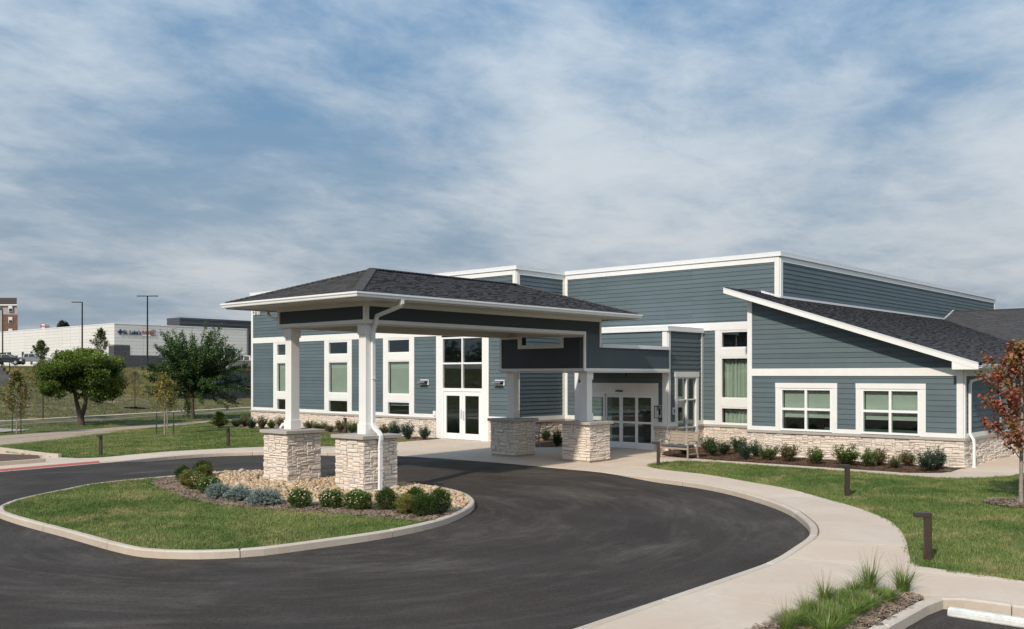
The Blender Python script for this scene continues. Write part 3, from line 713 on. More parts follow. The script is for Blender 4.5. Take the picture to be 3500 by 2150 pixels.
# roofs, floors and the closed rear of the blocks
rf = MB(); rf.box(XL0+.2, TX1-.2, QM+.2, 63.3, 7.3, 7.4); rf.box(XL0+.2, XL1-.2, QL+.2, QM+.2, 7.3, 7.4); rf.build('flat_roof', mm('roof_membrane', (.3, .3, .3), .9), bld)
bk = MB(); bk.box(XL0, TX1, 63.3, 63.5, -.6, 7.66); bk.box(XL0, XL0+.18, QL+.02, 63.3, -.6, 7.66); bk.build('rear_wall', SIDING, bld)
ins = MB(); ins.box(XL0+.2, TX1-.2, 39, 39.1, 0, 5); ins.box(XL0+.2, XL1-.2, QL+.2, 39, 5.0, 5.08); ins.box(XL1-.2, -20, QM+.2, 39, 5.0, 5.08); ins.box(XL0+.2, XL1-.2, QL+.2, 46, -.02, .012); ins.box(XL1-.2, WX0+.3, QM+.2, 46, -.02, .012); ins.box(WX0+.3, -9.75, QW+.2, 46, -.02, .012); ins.box(VX0+.2, VX1-.2, QV+.2, QM+.2, .0, .015); ins.box(-40, -39.9, QL+.3, 39, 0, 5); ins.box(-33.4, -33.3, QL+.3, 39, 0, 5); ins.box(-28.6, -28.5, QL+.3, 39, 0, 5)
ins.box(-20.0, -19.9, QM+.2, 39, 0, 5); ins.build('interior_partition', INSIDE, bld)

# vestibule
zc = 4.78
vw = core('vestibule_front', bld, 'x', QV, VX0, VX1-.02, -.6, 4.9, [(-24.4, -20.98, -.2, 2.32)])
siding(vw, 'x', QV, VX0+.2, VX1-.22, 4.0, zc); siding(vw, 'x', QV, VX0+.2, VX1-.22, 2.69, 3.2); siding(vw, 'x', QV, -20.79, VX1-.22, 1.145, 2.69)
trim(vw, 'x', QV, VX1-.22, VX1+.001, SILL_T+.002, zc, .046, 'corner_board'); trim(vw, 'x', QV, VX0, VX0+.2, -.1, zc, .046, 'corner_board')
trim(vw, 'x', QV, -24.8, -20.79, 2.32, 2.69, .05, 'door_header'); trim(vw, 'x', QV, -20.98, -20.79, SILL_T, 2.318, .048, 'door_casing'); trim(vw, 'x', QV, -24.8, -24.4, -.05, 2.318, .048, 'door_casing')
trim(vw, 'x', QV, -20.79, VX1-.22, SILL_T+.002, 1.145)
mb = MB(); wbox(mb, 'x', QV, -20.98, VX1, 0, .018, -.5, SILL_B); mb.build('mortar_backing', MORTAR, vw); sill(vw, 'x', QV, -20.98, VX1+.085); stones(vw, 'x', QV, -20.97, VX1+.03, -.05, SILL_B)
vs_ = core('vestibule_side', bld, 'y', VX1, QV+.0, QM, -.6, 4.9, [(32.46, 33.95, -.2, 2.93)])
trim(vs_, 'y', VX1, QV+.001, QV+.16, SILL_T+.002, zc, .045, 'corner_board'); trim(vs_, 'y', VX1, QM-.2, QM-.042, SILL_T+.002, zc, .045, 'corner_board')
siding(vs_, 'y', VX1, QV+.16, QM-.2, 3.14, zc); siding(vs_, 'y', VX1, QV+.16, 32.30, 1.145, 3.14); siding(vs_, 'y', VX1, 34.1, QM-.2, 1.145, 3.14)
trim(vs_, 'y', VX1, 32.27, 34.13, 2.93, 3.14, .052, 'window_head'); trim(vs_, 'y', VX1, 32.30, 32.46, .2, 2.928); trim(vs_, 'y', VX1, 33.95, 34.1, .2, 2.928)
trim(vs_, 'y', VX1, QV+.16, 32.30, SILL_T+.002, 1.145); trim(vs_, 'y', VX1, 34.1, QM-.2, SILL_T+.002, 1.145)
for a, c in ((QV+.001, 32.46), (33.95, QM)):
    mb = MB(); wbox(mb, 'y', VX1, a, c, 0, .018, -.5, SILL_B); mb.build('mortar_backing', MORTAR, vs_); sill(vs_, 'y', VX1, a, c-.09 if c == QM else c); stones(vs_, 'y', VX1, a, c, -.05, SILL_B)
window(bld, 'y', VX1, 32.46, 33.95, .05, 2.93, fr=.05, muls=(33.2,), rails=(.9, 2.02), mw=.055)
mb = MB(); wbox(mb, 'y', VX1, 32.12, 32.26, .02, .06, 1.45, 1.72); mb.build('keypad_plate', VINYL, vs_); mb = MB(); wbox(mb, 'y', VX1, 32.16, 32.22, .06, .075, 1.5, 1.66); mb.build('keypad_face', BLACKM, vs_)
co = MB(); co.box(VX0-.07, VX1+.07, QV-.07, QM-.053, zc+.002, zc+.17); co.build('vestibule_cornice', COPING, bld); co = MB(); co.box(VX0-.09, VX1+.09, QV-.09, QM-.055, zc-.03, zc+.03); co.build('cornice_drip', COPING, bld)
# automatic entrance doors: four glazed panels
ent = empty('entrance_door', parent=bld)
xs = (-24.25, -23.43, -22.64, -21.86, -21.06)
for i in range(4):
    a, c = xs[i]+.005, xs[i+1]-.005; oo = -.03 if i in (1, 2) else .02; lf = MB(); st = .075
    for a0, a1, z0, z1 in ((a, a+st, .02, 2.22), (c-st, c, .02, 2.22), (a+st, c-st, .02, .28), (a+st, c-st, 2.10, 2.22), (a+st, c-st, 1.045, 1.125)): wbox(lf, 'x', QV, a0, a1, oo-.04, oo, z0, z1)
    dl = lf.build('door_panel', VINYL, ent)
    for z0, z1 in ((.275, 1.05), (1.12, 2.105)): p = MB(); wbox(p, 'x', QV, a+st-.01, c-st+.01, oo-.026, oo-.016, z0, z1); p.build('pane', GLASS, ent)
    p = MB(); mid_ = (a+c)/2+(.06 if i == 0 else 0); wbox(p, 'x', QV, mid_-.07, mid_+.07, oo-.015, oo-.013, 1.56, 1.615); p.build('sticker', mm('cyan_sticker', (.05, .36, .50), .5), ent)
mb = MB(); wbox(mb, 'x', QV, -24.4, -24.255, -.09, .03, 0, 2.32); wbox(mb, 'x', QV, -21.05, -20.98, -.09, .03, 0, 2.32); wbox(mb, 'x', QV, -24.255, -21.05, -.09, .03, 2.225, 2.32); mb.build('door_frame', VINYL, ent)
mb = MB(); wbox(mb, 'x', QV, -22.82, -22.5, .05, .11, 2.33, 2.39); mb.build('motion_sensor', BLACKM, ent)

# wing with the shed roof
RS = .325; rz_ = lambda x: 6.215-RS*(x+17.75)                      # underside of the roof deck along the rake
under = lambda p: rz_(p[0])-.05-p[1]
w1, w2 = (-15.99, -13.67), (-13.01, -10.68)
ww = core('wing_front_wall', bld, 'x', QW, WX0+.01, WX1-.02, -.6, 6.3, [(a+.19, c-.19, 1.0, 2.54) for a, c in (w1, w2)], line=under)
trim(ww, 'x', QW, WX0, WX0+.19, SILL_T+.002, 5.88, .046, 'corner_board'); trim(ww, 'x', QW, WX1-.2, WX1+.001, SILL_T+.002, 3.25, .046, 'corner_board')
for a, c in zip((WX0+.19, -13.35), (-13.35, WX1-.2)): trim(ww, 'x', QW, a+.001, c-.001, 2.98, 3.25, .055, 'band_board')
siding(ww, 'x', QW, WX0+.19, WX1, 3.25, 6.3, line=under)
for a, c in ((WX0+.19, w1[0]), (w1[1], w2[0]), (w2[1], WX1-.2)): siding(ww, 'x', QW, a, c, 1.125, 2.725); trim(ww, 'x', QW, a, c, SILL_T+.002, 1.125)
siding(ww, 'x', QW, WX0+.19, WX1-.2, 2.725, 2.98)
for a, c in (w1, w2):
    trim(ww, 'x', QW, a, a+.188, SILL_T+.002, 2.54); trim(ww, 'x', QW, c-.188, c, SILL_T+.002, 2.54); trim(ww, 'x', QW, a-.004, c+.004, 2.542, 2.725, .052, 'window_head')
    window(bld, 'x', QW, a+.19, c-.19, 1.0, 2.54, muls=((a+c)/2,), rails=(1.785,), blind=1.50, fr=.07, mw=.085)
mb = MB(); wbox(mb, 'x', QW, WX0, WX1, 0, .018, -.5, SILL_B); mb.build('mortar_backing', MORTAR, ww); sill(ww, 'x', QW, WX0-.06, WX1+.085); stones(ww, 'x', QW, WX0-.02, WX1+.03, .02, SILL_B)
ws = core('wing_side_wall', bld, 'y', WX1, QW+.001, 47, -.6, 3.3, [(36.3, 37.9, 1.0, 2.54)])
trim(ws, 'y', WX1, QW+.002, QW+.14, SILL_T+.002, 3.25, .045, 'corner_board'); trim(ws, 'y', WX1, QW+.14, 47, 2.98, 3.25, .05, 'band_board'); trim(ws, 'y', WX1, QW+.14, 36.1, SILL_T+.002, 1.125); trim(ws, 'y', WX1, 38.1, 47, SILL_T+.002, 1.125)
siding(ws, 'y', WX1, QW+.14, 36.1, 1.125, 2.98); siding(ws, 'y', WX1, 38.1, 47, 1.125, 2.98)
trim(ws, 'y', WX1, 36.1, 36.298, SILL_T+.002, 2.54); trim(ws, 'y', WX1, 37.902, 38.1, SILL_T+.002, 2.54); trim(ws, 'y', WX1, 36.1, 38.1, 2.542, 2.98, .05, 'window_head'); window(bld, 'y', WX1, 36.3, 37.9, 1.0, 2.54, muls=(37.1,), rails=(1.785,), blind=1.5)
mb = MB(); wbox(mb, 'y', WX1, QW, 47, 0, .018, -.5, SILL_B); mb.build('mortar_backing', MORTAR, ws); sill(ws, 'y', WX1, QW+.005, 47); stones(ws, 'y', WX1, QW, 47, .02, SILL_B, single=False)
mb = MB(); mb.tube([(WX1+.05, 36.6, .55), (WX1+.16, 36.6, .55), (WX1+.2, 36.6, .5)], .018, 8); mb.tube([(WX1+.1, 36.6, .56), (WX1+.1, 36.6, .62)], .01, 6); mb.build('spigot', GREYM, bld)
mb = MB(); wbox(mb, 'y', WX0, QW+.02, QM, .012, .18, -.6, 5.8); mb.build('wing_left_wall', SIDING, bld)
# shed roof
ROOFB = mm('roof_underlay', (.02, .02, .021), .9)
SHING, SH_ = mat('charcoal_shingle', (.074, .071, .074), .9, var=.22, vscale=40, rnd=.34, bump=.5, bscale=150)
def shingle_field(mb, org, ux, uy, W, H, clip=None, expo=.143, nrm=None):
    """overlapping architectural tabs on a slope: ux along the course, uy up the slope"""
    org, ux, uy = Vector(org), Vector(ux).normalized(), Vector(uy).normalized(); nrm = ux.cross(uy)
    if nrm.z < 0: nrm = -nrm
    r_ = 0; y = 0.0
    while y < H:
        x = -rng.random()*.3
        while x < W:
            L_ = rng.choice((.10, .14, .17, .2, .26, .33)); a0, a1 = max(0, x), min(W, x+L_); x += L_
            if a1-a0 < .01: continue
            y1 = min(H, y+expo+.01); poly = [(a0, y), (a1, y), (a1, y1), (a0, y1)]
            for f in (clip or ()): poly = clip_half(poly, f)
            if len(poly) < 3: continue
            t = .012+rng.choice((0, 0, .011)); P3 = [org+ux*a+uy*c for a, c in poly]
            top = [p+nrm*(t+.006-(.012+t*.5)*((c-y)/expo)) for p, (a, c) in zip(P3, poly)]
            n = len(P3); base_ = len(mb.v); mb.v += [tuple(p-nrm*.004) for p in P3]+[tuple(p) for p in top]; rv = .05+.95*rng.random()
            mb.f.append(tuple(range(base_+n, base_+2*n))); mb.r.append(rv)
            for i in range(n): mb.f.append((base_+i, base_+(i+1) % n, base_+n+(i+1) % n, base_+n+i)); mb.r.append(rv)
        y += expo; r_ += 1
shed = empty('shed_roof', parent=bld)
RX0, RX1, RY0, RY1 = -17.78, -8.9, 31.58, 54.5
mb = MB(); prof = [(RX0, rz_(RX0)-.02), (RX1, rz_(RX1)-.02), (RX1, rz_(RX1)+.06), (RX0, rz_(RX0)+.06)]
mb.prism([(x, RY0+.03, z) for x, z in prof], [(x, QM-.05, z) for x, z in prof]); prof2 = [(TX1+.02, rz_(TX1)-.02)]+prof[1:3]+[(TX1+.02, rz_(TX1)+.06)]
mb.prism([(x, QM-.05, z) for x, z in prof2], [(x, RY1+2, z) for x, z in prof2]); mb.build('roof_deck', ROOFB, shed)
ln = math.hypot(RX1-RX0, RS*(RX1-RX0)); up_ = (RX0-RX1, 0, RS*(RX1-RX0))
mb = MB(); shingle_field(mb, (RX1, RY0, rz_(RX1)+.065), (0, 1, 0), up_, RY1-RY0, ln, clip=[lambda p: (ln-(TX1-.02-RX0)*1.0515)-p[1] if p[0] > QM-RY0 else 1])
o = mb.build('shingle_course', SHING, shed, fix=False); o['kind'] = 'stuff'
# rake boards, soffit, boxed return, gutter
def slope_bar(x0, x1, y0, y1, dz0, dz1, name, m_, parent, cut_end=False):
    mb = MB(); q = [(x0, rz_(x0)+dz0), (x1, rz_(x1)+dz0), (x1, rz_(x1)+dz1), (x0, rz_(x0)+dz1)]; mb.prism([(x, y0, z) for x, z in q], [(x, y1, z) for x, z in q]); return mb.build(name, m_, parent)
slope_bar(RX0, -13.4, RY0-.03, RY0+.03, -.15, .055, 'rake_board', WHITE, shed); slope_bar(-13.397, RX1, RY0-.03, RY0+.03, -.15, .055, 'rake_board', WHITE, shed)
slope_bar(RX0, RX1, RY0-.045, RY0+.0, .03, .062, 'drip_edge', COPING, shed)
slope_bar(RX0, RX1, RY0+.031, QW-.055, -.07, -.04, 'rake_soffit', SOFFIT, shed)
mb = MB(); zr = rz_(RX1)-.15; mb.prism([(-9.68, RY0-.025, zr-.002), (RX1, RY0-.025, zr-.002), (RX1, RY0-.025, zr), (-9.68, RY0-.025, rz_(-9.68)-.152)], [(-9.68, QW-.06, zr-.002), (RX1, QW-.06, zr-.002), (RX1, QW-.06, zr), (-9.68, QW-.06, rz_(-9.68)-.152)]); mb.build('boxed_return', WHITE, shed)
mb = MB(); mb.box(RX1-.03, RX1, RY0+.03, 52, 3.2, 3.37); mb.build('eave_fascia', WHITE, shed); mb = MB(); mb.box(WX1+.05, RX1-.03, QW-.05, 52, 3.2, 3.215); mb.build('eave_soffit', SOFFIT, shed)
GPROF = [(0, 0), (.085, 0), (.095, .02), (.1, .055), (.125, .085), (.125, .13), (.113, .13), (.11, .09), (.088, .06), (.08, .012), (.0, .012)]
mb = MB(); L0 = [(RX1+u, RY0+.02, 3.24+v) for u, v in GPROF]; L1 = [(RX1+u, 52, 3.24+v) for u, v in GPROF]; mb.prism(L0, L1); mb.build('gutter', GUTTER, shed)
def flash(p0, p1, nrm_, name='step_flashing'):
    mb = MB(); p0, p1 = Vector(p0), Vector(p1); n_ = Vector(nrm_)*.055; u_ = Vector((0, 0, .085)); mb.prism([p0, p1, p1+u_, p0+u_], [p0+n_, p1+n_, p1+u_+n_, p0+u_+n_]); return mb.build(name, COPING, shed)
flash((RX0+.05, QM, rz_(RX0+.05)+.07), (TX1, QM, rz_(TX1)+.07), (0, -1, 0)); flash((TX1, QM-.03, rz_(TX1)+.07), (TX1, 53.95, rz_(TX1)+.07), (1, 0, 0)); flash((TX1, 53.95, rz_(TX1)+.07), (TX1, 55.5, rz_(TX1)+.6), (1, 0, 0))
# rear gabled roof beyond the shed roof
RR = .335; ry_ = lambda y: 6.52-RR*(55.4-y)
rr = empty('rear_roof', parent=bld)
mb = MB(); q = [(45.4, ry_(45.4)-.05), (55.4, 6.47), (65.4, ry_(45.4)-.05), (65.4, ry_(45.4)), (55.4, 6.52), (45.4, ry_(45.4))]
mb.prism([(TX1+.03, y, z) for y, z in q], [(12, y, z) for y, z in q]); mb.build('roof_deck', ROOFB, rr)
mb = MB(); shingle_field(mb, (TX1+.03, 45.4, ry_(45.4)+.004), (1, 0, 0), (0, 10, 10*RR), 22, 10.55, clip=[lambda p: ry_(45.4+p[1]/1.0546)-rz_(TX1+p[0])+.1]); o = mb.build('shingle_course', SHING, rr, fix=False); o['kind'] = 'stuff'
mb = MB(); mb.box(TX1+.03, 12, 55.28, 55.52, 6.5, 6.56); mb.build('ridge_cap', SHING, rr)
mb = MB(); mb.box(-9.3, 12, 46.2, 46.4, -.6, 3.5); mb.build('rear_front_wall', SIDING, bld)
# downspout at the wing corner
mb = MB(); xo = WX1+.075; yo = QW+.42
mb.sweep([(RX1+.06, yo+.35, 3.25), (RX1+.06, yo+.33, 3.08), (RX1-.02, yo+.25, 2.98), (xo+.03, yo+.03, 2.82), (xo, yo, 2.68), (xo, yo, 1.18), (xo+.01, yo, 1.1), (xo+.11, yo, .92), (xo+.125, yo, .8), (xo+.125, yo, .03)], .085, .075, (0, 1, 0)); mb.sweep([(xo+.125, yo, .08), (xo+.125, yo, -.02)], .105, .095, (0, 1, 0)); mb.build('downspout', GUTTER, bld)
# house number, wall sconces, lantern, outlet box, camera
def text_obj(s, size, loc, rot, mtl, parent, name, ext=.02, squeeze=1.0, font_bold=False, shear=0.0, align='LEFT'):
    cu = bpy.data.curves.new(name, 'FONT'); cu.body = s; cu.size = size; cu.extrude = ext; cu.align_x = align; cu.shear = shear
    if font_bold: cu.offset = size*.016
    t_ = bpy.data.objects.new(name, cu); C.objects.link(t_); bpy.context.view_layer.update()
    me = bpy.data.meshes.new_from_object(t_.evaluated_get(bpy.context.evaluated_depsgraph_get())); bpy.data.objects.remove(t_); bpy.data.curves.remove(cu)
    me.transform(Matrix.Diagonal((squeeze, 1, 1, 1))); me.materials.clear(); me.materials.append(mtl)
    o = bpy.data.objects.new(name, me); C.objects.link(o); o.location = loc; o.rotation_euler = rot
    if parent: o.parent = parent
    return o
for i, ch in enumerate('5101'): text_obj(ch, .56, (-48.31+i*.19, QL-.06, 6.535), (R(90), 0, 0), VINYL, bld, 'house_number', .015, .62, True)
def sconce(x0, parent):
    s = empty('wall_sconce', parent=parent); mb = MB(); wbox(mb, 'x', QL, x0, x0+.57, .03, .06, 2.55, 2.80); mb.build('back_plate', VINYL, s)
    mb = MB(); pf = [(QL-.06, 2.765)]+[(QL-.06-.26*math.sin(t), 2.645+.12*math.cos(t)) for t in (.3, .6, .9, 1.2, 1.5)]
    for (y0, z0), (y1, z1) in zip(pf, pf[1:]): mb.prism([(x0+.02, y0, z0-.012), (x0+.55, y0, z0-.012), (x0+.55, y1, z1-.012), (x0+.02, y1, z1-.012)], [(x0+.02, y0, z0), (x0+.55, y0, z0), (x0+.55, y1, z1), (x0+.02, y1, z1)])
    mb.build('hood', GREYM, s)
    mb = MB(); wbox(mb, 'x', QL, x0+.06, x0+.51, .06, .14, 2.60, 2.66); mb.build('lamp_housing', BRONZE, s)
sconce(-33.92, bld); sconce(-28.98, bld)
mb = MB(); wbox(mb, 'x', QL, -32.99, -32.84, .03, .1, 1.08, 1.30); wbox(mb, 'x', QL, -32.96, -32.87, .1, .112, 1.12, 1.26); mb.build('outlet_box', VINYL, bld)
ln_ = empty('wall_lantern', parent=bld); lx, lz = -20.66, 1.33
mb = MB(); wbox(mb, 'x', QV, lx-.22, lx+.1, .03, .075, 1.30, 1.82); mb.build('mount_block', WHITE, ln_)
mb = MB()
for dx in (-.14, .06):
    for o_ in (.10, .30): wbox(mb, 'x', QV, lx+dx, lx+dx+.02, o_, o_+.02, lz, lz+.44)
wbox(mb, 'x', QV, lx-.15, lx+.09, .09, .33, lz+.44, lz+.47); wbox(mb, 'x', QV, lx-.15, lx+.09, .09, .33, lz-.02, lz); wbox(mb, 'x', QV, lx-.06, lx+.0, .07, .1, lz+.1, lz+.36); mb.build('lantern_cage', BLACKM, ln_)
mb = MB(); mb.tube([wp('x', QV, lx-.03, .21, lz), wp('x', QV, lx-.03, .21, lz+.26)], .035, 8); mb.build('candle', VINYL, ln_)

# ------------------------------------------------------------------ porte cochere
pc = tag(empty('porte_cochere', (0, 0, 0)), 'drive-through entrance canopy with dark hip roof on white columns and stone piers', 'canopy')
BX0, BX1, BY0, BY1 = -24.40, -20.25, 16.5, 27.28        # beam outer faces
CXS, CYS = (-24.0, -20.51), (16.76, 26.72)              # column centres
PW = 1.2
for ci, cx in enumerate(CXS):
    for cj, cy in enumerate(CYS):
        z0 = gz(cy)-.02; pr_ = empty('pier', (cx, cy, 0), parent=pc)
        mb = MB(); h_ = PW/2-.03; mb.box(-h_, h_, -h_, h_, z0-.3, 1.27); mb.build('mortar_core', MORTAR, pr_)
        if cj: mb = MB(); h2 = PW/2-.05; mb.box(-h2, h2, -h2, h2, z0-.05, z0+.085); mb.build('plinth', mm('pier_plinth', (.24, .19, .145), .9, var=.2, vscale=8), pr_)
        zs = z0+(.085 if cj else -.06)
        stones(pr_, 'x', -h_, -PW/2-.012, PW/2+.012, zs, 1.27, base=.022); stones(pr_, 'y', h_, -PW/2+.02, PW/2, zs, 1.27, base=.022)
        bigm = MB()
        tmp = MB()
        for s0, s1, t0, t1 in ashlar(PW, 1.27-zs): stone_into(tmp, 'x', -h_, -PW/2+s0, -PW/2+s1, zs+t0, zs+t1, .022)
        for ang in (math.pi, -math.pi/2):
            ca, sa = math.cos(ang), math.sin(ang); bigm.add([(x*ca-y*sa, x*sa+y*ca, z) for x, y, z in tmp.v], [])
            n0 = len(bigm.v)-len(tmp.v); bigm.f += [tuple(i+n0 for i in f) for f in tmp.f]; bigm.r += tmp.r
        o = bigm.build('stone_facing', STONE, pr_); o['kind'] = 'stuff'
        cw = .695
        for a, c in ((-cw, .12), (.124, cw)):
            mb = MB(); mb.box(-cw, cw, a, c, 1.275, 1.375); bevel(mb.build('pier_cap', CAST, pr_), .008)
        col_ = empty('column', (cx, cy, 0), parent=pc); top = 4.43 if cj == 0 else 3.15
        for nm, hw, a, c in (('shaft', .15, 1.375, top), ('column_base', .18, 1.376, 1.66), ('capital', .18, top-.30, top-.002)):
            mb = MB(); mb.box(-hw, hw, -hw, hw, a, c); bevel(mb.build(nm, WHITE, col_), .006)
# beams: white boards framing dark panels
BZ0, BZ1 = 4.43, 5.06
beams = empty('beam', parent=pc)
t_ = .5
for q_ in ((BX0+.03, BX1-.03, BY0+.03, BY0+t_), (BX1-t_, BX1-.03, BY0+t_, BY1-.03), (BX0+.03, BX0+t_, BY0+t_, BY1-.03), (BX0+t_, BX1-t_, 26.42, BY1-.03)):
    mb = MB(); mb.box(*q_, BZ0+.03, BZ1); mb.build('beam_panel', PANEL, beams)
def pboard(x0, x1, y0, y1, z0, z1, m_=WHITE, nm='beam_trim'): mb = MB(); mb.box(x0, x1, y0, y1, z0, z1); return bevel(mb.build(nm, m_, beams), .004)
OPX = 26.38
# near face
pboard(BX0, BX1, BY0-.0, BY0+.04, 4.435, 4.535); pboard(BX0, BX1, BY0, BY0+.04, 4.905, 5.06); pboard(BX0, BX0+.10, BY0-.002, BY0+.04, 4.535, 4.905); pboard(BX1-.10, BX1+.002, BY0-.002, BY0+.04, 4.535, 4.905)
# long right face, bottom board stops at the deep far beam
pboard(BX1-.04, BX1, BY0+.042, OPX, 4.435, 4.535); pboard(BX1-.04, BX1, BY0+.042, BY1, 4.905, 5.06); pboard(BX1-.04, BX1+.002, BY0+.042, BY0+.145, 4.535, 4.905)
pboard(BX1-.04, BX1, OPX-.002-.1, OPX, 3.15, 4.433); pboard(BX1-.04, BX1+.003, BY1-.09, BY1, 4.0, 4.905)
pboard(BX0, BX0+.04, BY0+.042, BY1, 4.435, 4.535); pboard(BX0, BX0+.04, BY0+.042, BY1, 4.905, 5.06)
pboard(BX0+.04, BX1-.04, BY1-.04, BY1, 4.435, 5.06)
# undersides
pboard(BX0+.001, BX1-.001, BY0+.001, BY0+t_, 4.41, 4.434, SOFFIT, 'beam_underside'); pboard(BX1-t_, BX1-.001, BY0+t_, OPX, 4.41, 4.434, SOFFIT, 'beam_underside'); pboard(BX0+.001, BX0+t_, BY0+t_, OPX, 4.41, 4.434, SOFFIT, 'beam_underside')
pboard(BX0+t_+.02, BX1-t_-.02, BY0+t_+.02, 26.40, 4.62, 4.65, SOFFIT, 'porch_ceiling')
for q_ in ((BX0+t_, BX0+t_+.018, BY0+t_, 26.42), (BX1-t_-.018, BX1-t_, BY0+t_, 26.42), (BX0+t_+.02, BX1-t_-.02, BY0+t_, BY0+t_+.018), (BX0+t_+.02, BX1-t_-.02, 26.402, 26.42)): pboard(*q_, 4.40, 4.65, SOFFIT, 'beam_lining')
# deep far beam with the open notch, and the link canopy to the vestibule
FY = 26.38
mb = MB(); q = [(BX0+.03, 3.18), (BX1-.03, 3.18), (BX1-.03, 4.46), (-21.33, 4.46), (-21.33, 4.05), (-23.40, 4.05), (-23.40, 4.46), (BX0+.03, 4.46)]
for poly in ([(BX0+.03, 3.18), (-23.40, 3.18), (-23.40, 4.46), (BX0+.03, 4.46)], [(-23.40, 3.18), (-21.33, 3.18), (-21.33, 4.05), (-23.40, 4.05)], [(-21.33, 3.18), (BX1-.36, 3.18), (BX1-.36, 4.46), (-21.33, 4.46)]):
    mb.prism([(x, FY+.4, z) for x, z in poly], [(x, FY+.03, z) for x, z in poly])
mb.build('far_beam_panel', PANEL, beams)
for a, c, z0, z1 in ((BX0, BX1-.04, 3.155, 3.25), (BX0, BX0+.1, 3.25, 4.43), (BX1-.145, BX1-.04, 3.25, 4.43), (-23.47, -23.28, 3.98, 4.43), (-21.41, -21.29, 3.98, 4.43), (-23.28, -21.41, 3.98, 4.115), (BX0+.1, -23.47, 4.35, 4.43), (-21.29, BX1-.145, 4.35, 4.43)): pboard(a, c, FY, FY+.04, z0, z1)
pboard(-23.40, -21.33, FY+.04, FY+.41, 4.05, 4.11); 
lk_ = empty('link_canopy', parent=pc)
PANEL_LIT = mm('sunlit_blue_grey_panel', (.068, .088, .102), .7, var=.05, vscale=2, bump=.06, bscale=120)  # beam panel blue-grey lightened, standing in for sun on the link canopy
for x0_, x1_, y0_, z1_ in ((BX1-.35, BX1-.03, FY+.03, 4.459), (BX1-.34, BX1-.031, BY1+.001, 3.99), (BX0+.03, BX0+.35, FY+.42, 3.99)):
    mb = MB(); mb.box(x0_, x1_, y0_, (BY1 if z1_ > 4 else QV-.05), 3.18, z1_); mb.build('canopy_panel', PANEL_LIT, lk_)
mb = MB(); mb.box(BX0+.36, BX1-.36, FY+.42, QV-.05, 3.85, 3.98); mb.build('canopy_roof', ROOFB, lk_)
def cb(x0, x1, y0, y1, z0, z1, nm='canopy_trim', m_=WHITE): mb = MB(); mb.box(x0, x1, y0, y1, z0, z1); return bevel(mb.build(nm, m_, lk_), .004)
cb(BX1-.04, BX1, FY+.001, QV-.05, 3.155, 3.25); cb(BX1-.12, BX1+.05, BY1+.002, 29.6, 3.995, 4.125, 'canopy_coping', COPING); cb(BX1-.12, BX1+.05, 29.602, QV-.05, 3.995, 4.125, 'canopy_coping', COPING); cb(BX0-.05, BX0+.12, BY1+.002, QV-.05, 3.995, 4.125, 'canopy_coping', COPING)
cb(BX0+.001, BX1-.001, FY+.042, QV-.05, 3.10, 3.152, 'canopy_soffit', SOFFIT)
mb = MB(); mb.tube([(-21.3, 30.3, 3.1), (-21.3, 30.3, 3.03)], .05, 10); mb.tube([(-21.3, 30.3, 3.02), (-21.22, 30.18, 2.97)], .032, 8); mb.build('security_camera', BLACKM, lk_)
# hip roof
EX0, EX1, EY0, EY1 = BX0-1.05, BX1+1.05, BY0-1.1, BY1+.75; EZ = 5.165; RDZ = 6.20; rx = (EX0+EX1)/2; hw = (EX1-EX0)/2; RYA, RYB = EY0+hw*.98, EY1-hw*.98
hr = empty('hip_roof', parent=pc)
mb = MB(); cn = [(EX0, EY0, EZ-.01), (EX1, EY0, EZ-.01), (EX1, EY1, EZ-.01), (EX0, EY1, EZ-.01)]; ra, rb = (rx, RYA, RDZ-.01), (rx, RYB, RDZ-.01)
mb.poly([cn[0], cn[1], ra]); mb.poly([cn[1], cn[2], rb, ra]); mb.poly([cn[2], cn[3], rb]); mb.poly([cn[3], cn[0], ra, rb]); mb.poly(cn); mb.build('roof_deck', ROOFB, hr)
def hip_face(p0, p1, apex, trap):
    p0, p1 = Vector(p0), Vector(p1); u = (p1-p0).normalized(); W_ = (p1-p0).length; ap = Vector(apex); foot = p0+u*((ap-p0).dot(u)); v = (ap-foot); H_ = v.length; d0 = (foot-p0).length; d1 = d0+trap
    f0 = lambda p: p[0]*H_ - p[1]*d0; f1 = lambda p: (W_-p[0])*H_ - p[1]*(W_-d1)
    mb = MB(); shingle_field(mb, p0, u, v, W_, H_, clip=[f0, f1]); o = mb.build('shingle_course', SHING, hr, fix=False); o['kind'] = 'stuff'
z_ = EZ
hip_face((EX0, EY0, z_), (EX1, EY0, z_), (rx, RYA, RDZ), 0); hip_face((EX1, EY0, z_), (EX1, EY1, z_), (rx, RYA, RDZ), RYB-RYA); hip_face((EX1, EY1, z_), (EX0, EY1, z_), (rx, RYB, RDZ), 0); hip_face((EX0, EY1, z_), (EX0, EY0, z_), (rx, RYB, RDZ), RYB-RYA)
def caps(a, c, name):
    a, c = Vector(a), Vector(c); d = (c-a); L_ = d.length; d.normalize(); n = int(L_/.15); sd_ = d.cross(Vector((0, 0, 1))).normalized(); up2 = sd_.cross(d); mb = MB()
    for i in range(n):
        q0, q1 = a+d*(L_*i/n), a+d*(L_*(i+1.35)/n if i < n-1 else L_); t0, t1 = .035, .022
        rv = .05+.95*rng.random()
        for s_ in (-1, 1):
            e0, e1 = q0+sd_*s_*.13-up2*.028, q1+sd_*s_*.13-up2*.028
            mb.prism([q0, q1, e1, e0], [q0+up2*t0, q1+up2*t1, e1+up2*t1, e0+up2*t0], rv)
    o = mb.build(name, SHING, hr); o['kind'] = 'stuff'
